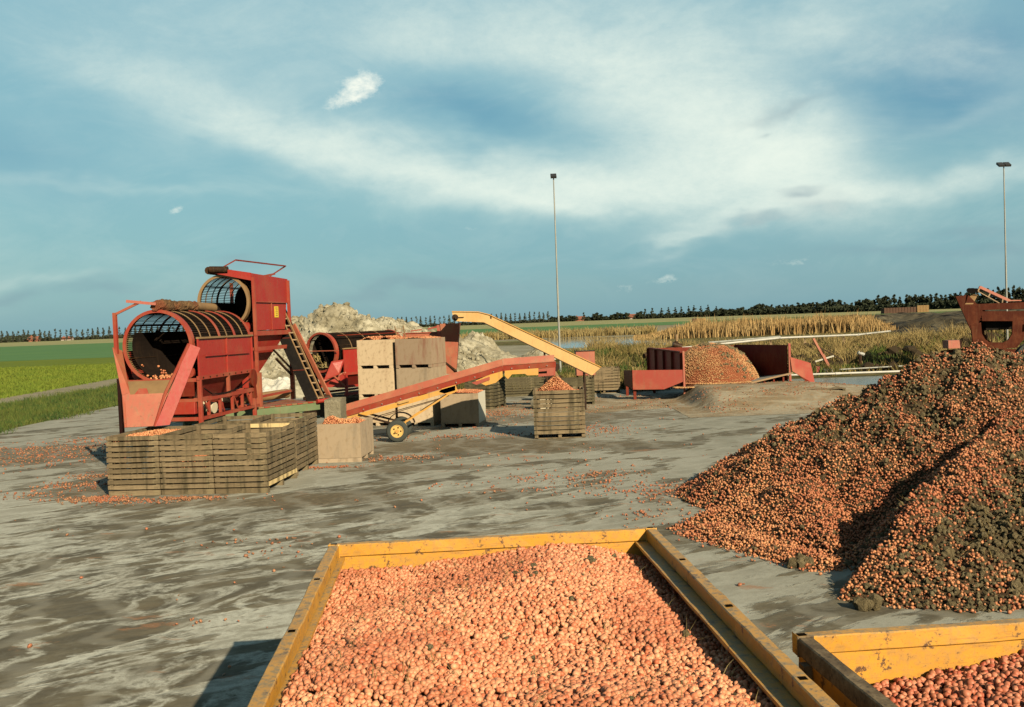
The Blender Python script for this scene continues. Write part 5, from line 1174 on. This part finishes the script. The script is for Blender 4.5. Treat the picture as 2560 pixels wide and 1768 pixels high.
mb = MB(); mb.plate([kp(720, 250, .5), kp(1080, 430, .5), kp(1080, 430, 1.3), kp(720, 250, 1.3)], .04); mb.build('sloping_belt', BLK, K)
mb = MB(); mb.tube(kp(610, 270, .4), kp(610, 270, 1.4), .13, 14); mb.tube(kp(570, 262, .4), kp(570, 262, 1.4), .10, 14); mb.tube(kp(660, 265, .4), kp(660, 265, 1.4), .10, 14); mb.build('head_roller', BLK, K, True)
mb = MB(); mb.beam(kp(500, 1090, .9), kp(1500, 1140, .9), .3, .16); mb.beam(kp(180, 1140, .9), kp(620, 1100, .9), .12, .12); mb.build('chassis_beam', RUST, K)
mb = MB(); q = kp(330, 1010, .8); mb.box(q.x-.28, .5, q.z-.25, q.x+.32, 1.2, q.z+.12); mb.build('tool_box', REDF, K)
mb = MB(); q = kp(760, 800, .9); mb.box(q.x, .6, q.z-.1, q.x+1.3, 1.4, q.z+.35); mb.build('gear_housing', BLK, K)
for zx, r_ in ((880, .03), (820, .02), (1065, .03)): mb = MB(); mb.tube(kp(zx, 800, .7), kp(zx, 1050, .7), r_, 8); mb.build('hydraulic_rod', DARK, K, True)
for zx, rr_ in ((1420, .62), (780, .42)):
    for dy in (-.2, 1.9):
        q = kp(zx, 1180, dy); mb = MB(); mb.tube((q.x, dy-.15, rr_), (q.x, dy+.15, rr_), rr_, 26); mb.build('wheel', TYRE, K, True, label='large black wheel' if rr_ > .5 else None)
mb = MB(); mb.beam(kp(900, 1110, .9), Vector((kp(780, 1180).x, .9, .42)), .2); mb.beam(kp(1420, 1110, .9), Vector((kp(1420, 1180).x, .9, .62)), .2); mb.build('axle_frame', RUST, K)

# ------------------------------------------------------------------ trailers
def trailer(cx, cy, rz, w, L, rim, label, group, railm, leftm):
    """far-left rim corner of the box at the local origin's back; local x across, y along (0 = far end)"""
    o = thing('yellow_trailer', label, 'trailer', (cx, cy, 0), rz, group); rw, rh = .072, .088; hw = w/2; fl = .62
    tops = [('side_rail', -hw, leftm), ('side_rail', hw-rw, railm)]
    for nm, x, m in tops:
        mb = MB(); bar(mb, x, -L, rim-rh, x+rw, -rw, rim, .0035, x); r_ = mb.build(nm, m, o, bevel=.006)
        for yy in (-1.05, -2.1, -3.2, -4.3):
            mb = MB(); mb.box(x+.018, yy, rim+.0005, x+rw-.018, yy+.038, rim+.003); mb.build('pocket_shade', HOLE, r_)  # flat black plate painted as the shade inside an open pocket
    mb = MB(); bar(mb, -hw, -rw+.002, rim-rh, hw, .002, rim, .003, 5); er = mb.build('end_rail', railm, o, bevel=.006)
    for x in (-hw+.012, hw-.055): mb = MB(); mb.box(x, -.052, rim+.0005, x+.042, -.015, rim+.003); mb.build('pocket_shade', HOLE, er)  # black plates again for the pockets' inner shade
    mb = MB(); mb.box(-hw, -L, rim-rh, hw, -L+rw-.002, rim-.001); mb.build('end_rail', railm, o)
    for s in (-1, 1):
        m = leftm if s < 0 else railm
        mb = MB(); x0_, x1_ = sorted((s*(hw-.012), s*(hw-rw-(.085 if s > 0 else .038)))); bar(mb, x0_, -L+.08, rim-rh-.022, x1_, -.04, rim-rh-.003, .002, 9); mb.build('inner_ledge', RAIL, o)
        x0_, x1_ = sorted((s*(hw-.016), s*(hw-.036))); mb = MB(); mb.box(x0_, -L+.04, fl, x1_, -.03, rim-rh-.023); mb.build('side_wall', RAIL, o)
        for k in range(6): mb = MB(); x0_, x1_ = sorted((s*(hw-.014), s*(hw+.03))); yy = -.15-k*(L-.4)/5; mb.box(x0_, yy-.06, fl-.1, x1_, yy, rim-rh-.003); mb.build('wall_stake', RAIL if s > 0 else RAILD, o)
    for y0_, nm in ((-.045, 'end_wall'), (-L+.03, 'end_wall')):
        mb = MB(); mb.box(-hw+.04, y0_-.01, fl, hw-.04, y0_+.01, rim-rh-.004); mb.build(nm, RAIL, o)
    mb = MB(); mb.box(-hw+.02, -L+.02, fl-.06, hw-.02, -.02, fl-.002); mb.build('floor_panel', CRATED, o)
    for x in (-.45, .45): mb = MB(); mb.box(x-.06, -L+.1, fl-.26, x+.06, -.1, fl-.062); mb.build('chassis_beam', RUST, o)
    for y_ in (-1.0, -L+1.2):
        mb = MB(); mb.box(-hw+.15, y_-.05, .36, hw-.15, y_+.05, .46); mb.build('axle', RUST, o)
        for s in (-1, 1):
            mb = MB(); mb.tube((s*(hw-.30), y_, .40), (s*(hw-.06), y_, .40), .40, 26); wq = mb.build('wheel', TYRE, o, True); mb = MB(); mb.tube((s*(hw-.075), y_, .40), (s*(hw-.045), y_, .40), .2, 20); mb.build('rim', HUBY, wq, True)
    return o
w1 = 2.40; T1 = trailer(-.185, 7.31, R(3.9), w1, 5.6, 1.57, 'big yellow trailer box full of pink onions, nearest in the middle', 'yellow trailers loaded with onions', RAIL, RAIL)
w2 = 2.42; r2 = R(5.0); c2 = Vector((1.32, 4.82)); T2 = trailer(c2.x+math.cos(r2)*w2/2, c2.y+math.sin(r2)*w2/2, r2, w2, 4.6, 1.57, 'yellow trailer box with dark dirty left rail at the lower right corner', 'yellow trailers loaded with onions', RAIL, RAILD)

def f1(x, y):        # local: x across -1.13..1.13, y 0 (far) .. -5.5
    yy = -y
    far = 1.405+.035*math.sin((x+.5)*1.5)+.035*math.exp(-((x-.35)/.3)**2)
    m = .085*math.exp(-((x-.15)/.75)**2-((yy-1.55)/.75)**2)+.13*math.exp(-((x+.65)/.5)**2-((yy-2.6)/.9)**2)-.05*math.exp(-((x-.35)/.5)**2-((yy-2.35)/.5)**2)+.10*math.exp(-((x-.2)/.7)**2-((yy-3.7)/.9)**2)
    m += .03*math.sin(x*3.1+yy*1.3)*math.exp(-((yy-2)/2)**2)
    m += .05*min(1, max(0, (-x-.55)/.4))*min(1, max(0, (yy-.9)/.8))
    edge = -.075*max(0, (x-.72)/.4)**1.0
    return min(far+m+edge+.012*fbm(x, y, 2.2, 3, 4), 1.66)
def f2(x, y):
    yy = -y; return 1.27+.17*min(1, max(0, (x+1.05)/1.3))+.05*math.exp(-((yy-1)/.8)**2)*min(1, max(0, x+1))+.015*fbm(x, y, 2.5, 3, 8)
OM = onion_mesh(); ONIR = onionmat('red_onion_skin', (.44, .13, .070), (.58, .235, .135), (.36, .075, .036)); OM2 = onion_mesh(); OM2.materials[0] = ONIR
def trailer_onions(T, f, w, y0, y1, r, pitch, label, single, slabel, sgroup, mt=None, om=None):
    mt = mt or ONI; om = om or OM
    o = thing('onion_load', label, 'onions', T.location, T.rotation_euler.z); o['kind'] = 'stuff'; hw = w/2-.05
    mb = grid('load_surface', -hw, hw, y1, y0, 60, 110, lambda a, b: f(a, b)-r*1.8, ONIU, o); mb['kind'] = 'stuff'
    P_ = []; y = y0-pitch/2; k = 0; inner = hw-.05
    while y > y1:
        x = -hw+r+(k % 2)*pitch/2
        while x < hw:
            a = x+random.gauss(0, pitch*.26); b = y+random.gauss(0, pitch*.26)
            z = f(a, b)+random.choice((-.95, -.5, -.25, 0, .15, .3))*r
            lim = inner-r*.5 if z > 1.42 else hw-r*.3
            if abs(a) < lim and b < y0-r*.5: P_.append((a, b, z))
            x += pitch
        y -= pitch*.87; k += 1
    # loose ones on top
    for i in range(int(len(P_)*.22)):
        a = random.uniform(-inner+.03, inner-.03); b = random.uniform(y1, y0-.03); P_.append((a, b, f(a, b)+r*random.uniform(.5, 1.0)))
    M_ = T.matrix_basis if False else Matrix.Translation(T.location) @ Matrix.Rotation(T.rotation_euler.z, 4, 'Z')
    def px(p):
        c_ = CR.transposed() @ ((M_ @ Vector(p))-Vector((0, 0, CAM_H))); return 1280+FPX*c_.x/-c_.z, 884-FPX*c_.y/-c_.z
    vis = []; rest = []
    for p in P_:
        u_, v_ = px(p)
        if single and 0 < u_ < 2560 and v_ < 1775 and p[1] < -2.0: vis.append((v_, p))
        else: rest.append(p)
    vis.sort(reverse=True); ind = [p for _, p in vis[:single]]; rest += [p for _, p in vis[single:]]
    scatter('onion', rest, r, mt, o, .17, sub=2)
    for p in ind:
        q = M_ @ Vector(p); c_ = bpy.data.objects.new('single_onion', om); COL.objects.link(c_); c_.location = q; s_ = r*(1+random.gauss(0, .15)); c_.scale = (s_*random.uniform(.92, 1.08), s_, s_*random.uniform(.92, 1.08))
        c_.rotation_euler = (random.uniform(-.95, .95), random.uniform(-.95, .95), random.random()*6.28); tag(c_, slabel, 'onion', sgroup)
    return o
def load_bits(T, f, n, label):
    M_ = Matrix.Translation(T.location) @ Matrix.Rotation(T.rotation_euler.z, 4, 'Z'); P_ = []; S_ = []
    for i in range(n):
        a, b = random.uniform(-1.0, 1.0), random.uniform(-3.6, -.15); p = M_ @ Vector((a, b, f(a, b)+.012)); (P_ if i % 3 == 0 else S_).append(tuple(p))
    p = M_ @ Vector((.62, -.62, f(.62, -.62)+.02)); P_ += [(p.x+random.gauss(0, .025), p.y+random.gauss(0, .025), p.z) for _ in range(9)]
    tag(scatter('soil_crumb', P_, .013, CLOD, None, .5, True, 1), label, 'soil')
    blades('dry_root', S_, [.07]*len(S_), .003, REEDL, 1.5, 4, bpy.data.objects['soil_crumb'] if label.startswith('soil crumbs lying') else None, .02)
load_bits(T1, f1, 190, 'soil crumbs lying on the onions of the middle trailer')
trailer_onions(T1, f1, w1, -.056, -5.2, .0142, .0250, 'thousands of small pink onions heaped in the middle yellow trailer', 200, 'small pink onion in the nearest rows of the middle trailer load', 'onions in the nearest rows of the middle trailer')
trailer_onions(T2, f2, w2, -.056, -4.0, .0147, .0260, 'darker red onions sloping up to the right in the corner trailer', 100, 'small red onion in the nearest rows of the corner trailer load', 'onions in the nearest rows of the corner trailer', ONIR, OM2)

# ------------------------------------------------------------------ great onion and soil pile
def seg(px_, py_, a, b):
    ax, ay, az_ = a; bx, by, bz = b; dx, dy = bx-ax, by-ay; t_ = max(0, min(1, ((px_-ax)*dx+(py_-ay)*dy)/(dx*dx+dy*dy)))
    return math.hypot(px_-ax-dx*t_, py_-ay-dy*t_), az_+(bz-az_)*t_
RIDGE = [((3.2, 17.9, .05), (4.05, 17.15, .53), .8), ((4.05, 17.15, .53), (4.75, 17.1, 1.18), .8), ((4.75, 17.1, 1.18), (5.3, 17.0, 1.52), .64), ((5.3, 17.0, 1.52), (6.25, 16.9, 1.80), .60), ((6.25, 16.9, 1.80), (7.0, 16.6, 2.28), .60), ((7.0, 16.6, 2.28), (7.7, 16.3, 2.42), .58),
         ((7.7, 16.3, 2.42), (9.2, 16.3, 2.30), .58), ((9.2, 16.3, 2.30), (13, 16.5, 2.5), .6)]
FAN = [((2.15, 14.4, .0), (3.15, 15.2, .25)), ((3.15, 15.2, .25), (4.1, 15.9, .56)), ((4.1, 15.9, .56), (4.85, 16.7, 1.12))]
CREST = [((3.60, 10.9, .05), (4.46, 11.6, .50)), ((4.46, 11.6, .50), (4.92, 12.2, .78)), ((4.92, 12.2, .78), (5.72, 13.0, 1.05)), ((5.72, 13.0, 1.05), (6.43, 13.8, 1.24)), ((6.43, 13.8, 1.24), (7.2, 14.6, 1.46)), ((7.2, 14.6, 1.46), (8.6, 15.6, 2.0))]
def pilebase(x, y):
    h = -1
    for a, b, sl_ in RIDGE:
        d, z = seg(x, y, a, b); h = max(h, z-d*(sl_+(.06 if x > 5.3 and y < 16.5 else 0)))
    for L_, sa_, sb_ in ((CREST, .95, .36), (FAN, .95, .33)):
        for a, b in L_:
            d, z = seg(x, y, a, b); t_ = (x-a[0])*(b[1]-a[1])-(y-a[1])*(b[0]-a[0]); h = max(h, z-d*(sa_ if t_ < 0 else sb_))
    d, z = seg(x, y, (5.0, 11.0, .42), (7.5, 12.6, 1.20)); h = max(h, z-d*.48)
    d, z = seg(x, y, (7.5, 12.6, 1.20), (11, 13, 2.0)); h = max(h, z-d*.5)
    for a, b, q in (((2.85, 14.1, .12), (3.7, 12.15, .08), .22), ((4.3, 14.7, .62), (4.0, 12.7, .10), .42), ((4.9, 15.2, .85), (5.3, 14.3, .42), .55)):
        d, z = seg(x, y, a, b); h = max(h, z-d*q)
    return h
def pilef(x, y):
    h = pilebase(x, y); k = min(1, max(0, h*1.6)); return h+k*(.12*fbm(x, y, .9, 4, 3)+.10*fbm(x, y, 2.4, 4, 6))+min(0, h)*1.2
PT = thing('onion_pile', 'huge tipped pile of onions mixed with dark soil at the right', 'pile', (0, 0, 0)); PT['kind'] = 'stuff'
s = grid('soil_body', 1.4, 14, 8.6, 21.5, 210, 210, lambda x, y: max(-.03, pilef(x, y)-.02), SOIL, PT); s['kind'] = 'stuff'
PC = []; PO = []; PS = []; PB = []
def soilness(x, y, h):
    n1 = fbm(x, y, .85, 4, 11); n2 = fbm(x, y, 4.5, 3, 21)
    if (x-3.60)*.81-(y-10.9)*.59 > -.35 and y < 15.2:                      # near heap: much soil on its right
        dc = (x-3.60)*.72-(y-10.9)*.69; s_ = -.38+.52*min(1, max(0, (dc-.15)/.7))*min(1, max(0, (x-4.1)/.5))+n1*.4+n2*.6
    else: s_ = -.30+.30*min(1, max(0, (h-.4)/1.2))+n1*.30+n2*.65-.15-.45*math.exp(-(((x-3.6)/1.3)**2+((y-14.4)/1.2)**2))
    return s_
step = .036
for j in range(int(12.5/step)):
    for i in range(int(12.0/step)):
        x = 1.6+i*step+random.gauss(0, step*.3); y = 8.8+j*step+random.gauss(0, step*.3)
        if y > 18.6 and x > 3: continue
        if x/y > .60 and (x/y > 1.3 or random.random() < .45): continue
        h = pilef(x, y)
        if h < .0: continue
        s_ = soilness(x, y, h)
        if s_ < .03 or random.random() < .34*(s_ < .30): (PC if (s_ < -.42 or math.hypot(x-3.4, (y-14.6)) < 1.7+.5*fbm(x, y, 1.5, 2, 2)) and h < .9 else PO).append((x, y, h+random.uniform(-.036, .016)))
        if s_ > -.24 and random.random() < .38+s_: PS.append((x, y, h+random.uniform(-.01, .02)))
        if s_ > .12 and random.random() < .02: PB.append((x, y, h+.01))
for k in range(9000):                                       # second loose layer and toe scatter
    x = random.uniform(1.7, 8); y = random.uniform(9, 18.4); h = pilef(x, y)
    if h > .0 and soilness(x, y, h) < -.02 and x/y < .66: PO.append((x, y, h+.03))
    elif -.10 < h <= 0 and random.random() < math.exp(h*34)*.8: PO.append((x, y, .02))
scatter('onion', PO, .0168, ONIH, PT, .24, sub=1); scatter('onion', PC, .0168, ONIP, PT, .2, sub=1)
scatter('soil_clod', PS, .020, CLOD, PT, .55, True, 1)
scatter('soil_lump', PB, .038, CLOD, PT, .5, True, 2)
P_ = []; 
for i in range(1500):
    x = random.uniform(4, 8.5); y = random.uniform(9.8, 17.5); h = pilef(x, y)
    if h > .3 and soilness(x, y, h) > .05: P_.append((x, y, h))
b_ = blades('dead_stalk', P_, [.12]*len(P_), .006, REEDL, 1.1, 3, PT, .04)
c = G(2000, 1420); o = thing('soil_lump', 'single olive clump of soil on the concrete between the two heaps', 'soil clump', (c.x, c.y, 0))
scatter('clump_body', [(0, 0, .04), (.1, .02, .05), (-.08, .03, .04), (.03, .05, .09)], .075, CLOD, o, .2, True, 2)
c = G(2172, 1525); o = thing('soil_lump', 'grey-green clump lying at the front toe of the near heap', 'soil clump', (c.x, c.y, 0))
scatter('clump_body', [(0, 0, .05), (.07, .02, .06), (-.06, .03, .05)], .07, CLOD, o, .2, True, 2)

# ------------------------------------------------------------------ loose onions over the yard
P_ = []
def clump(x, y, rx, ry, n, z=.018):
    for i in range(n):
        a, b = random.gauss(0, rx), random.gauss(0, ry); P_.append((x+a, y+b, z))
for (u_, v_, rx, ry, n) in ((60, 1150, 1.3, .9, 300), (160, 1125, 1.3, .6, 220), (20, 1130, 1.5, 1.0, 220), (240, 1100, .8, .5, 120), (250, 1190, .5, .25, 130), (190, 1215, .5, .25, 110), (120, 1235, .6, .3, 70),
                            (230, 1248, .35, .12, 130), (290, 1252, .4, .10, 120), (470, 1247, .35, .07, 130), (400, 1255, .8, .15, 60), (810, 1170, .5, .08, 90), (1010, 1145, .5, .25, 90), (960, 1150, .6, .15, 50),
                            (1340, 1150, 1.5, .9, 40), (1500, 1075, .5, .9, 130), (1240, 1090, 1.2, .3, 110), (1100, 1092, 1.0, .5, 80), (1250, 1035, .6, 1.0, 200), (1300, 1020, .8, 1.0, 180), (1180, 1068, .7, .6, 60),
                            (1490, 1190, .7, .35, 100), (1420, 1220, .9, .5, 60), (1590, 1225, .6, .4, 60), (1330, 1200, .8, .4, 50), (1720, 1330, .25, .3, 20), (1830, 1330, .3, .3, 16), (1900, 1380, .25, .3, 26),
                            (560, 1360, .25, .15, 10), (490, 1560, .18, .12, 7), (700, 1360, .4, .2, 10), (640, 1385, .2, .1, 8), (1680, 1290, .5, .5, 80), (1700, 1230, .3, .5, 60), (1620, 1240, .35, .6, 40)):
    c = G(u_, v_); clump(c.x, c.y, rx, ry, n)
for i in range(160):
    x = random.uniform(-13, 7); y = random.uniform(9, 32); P_.append((x, y, .018))
P_ = [p for p in P_ if not (-1.6 < p[0] < 1.3 and p[1] < 7.6)]
tag(scatter('spilled_onions', P_, .019, ONIS, None, .3, sub=1, flat=(1, 1, .75)), 'spilled onions and skins scattered over the concrete yard', 'onions')
S_ = [(p[0]+random.gauss(0, .12), p[1]+random.gauss(0, .12), .006) for p in P_ if random.random() < .6]
tag(scatter('onion_skins', S_, .020, onionmat('brown_onion_skin_flakes', (.19, .095, .048), (.28, .15, .08), (.10, .05, .025)), None, .4, True, 1, (1, 1, .25)), 'dry crushed onion skins littering the concrete around the crates', 'skins')
P_ = []
for i in range(1600):
    x = random.uniform(6.2, 14); y = random.uniform(30.8, 36.4)
    if fbm(x, y, .8, 3, 31) > .02: P_.append((x, y, rampf(x, y)+.01))
for i in range(1300):
    x = random.uniform(-3, 7); y = random.uniform(32.6, 40)
    if fbm(x, y, .6, 3, 35) > .05: P_.append((x, y, max(0, dirtf(x, y))+.012))
tag(scatter('ramp_onions', P_, .020, ONIS, None, .35, sub=1, flat=(1, 1, .6)), 'trampled onions and skins on the ramp and dirt by the intake bin', 'onions')
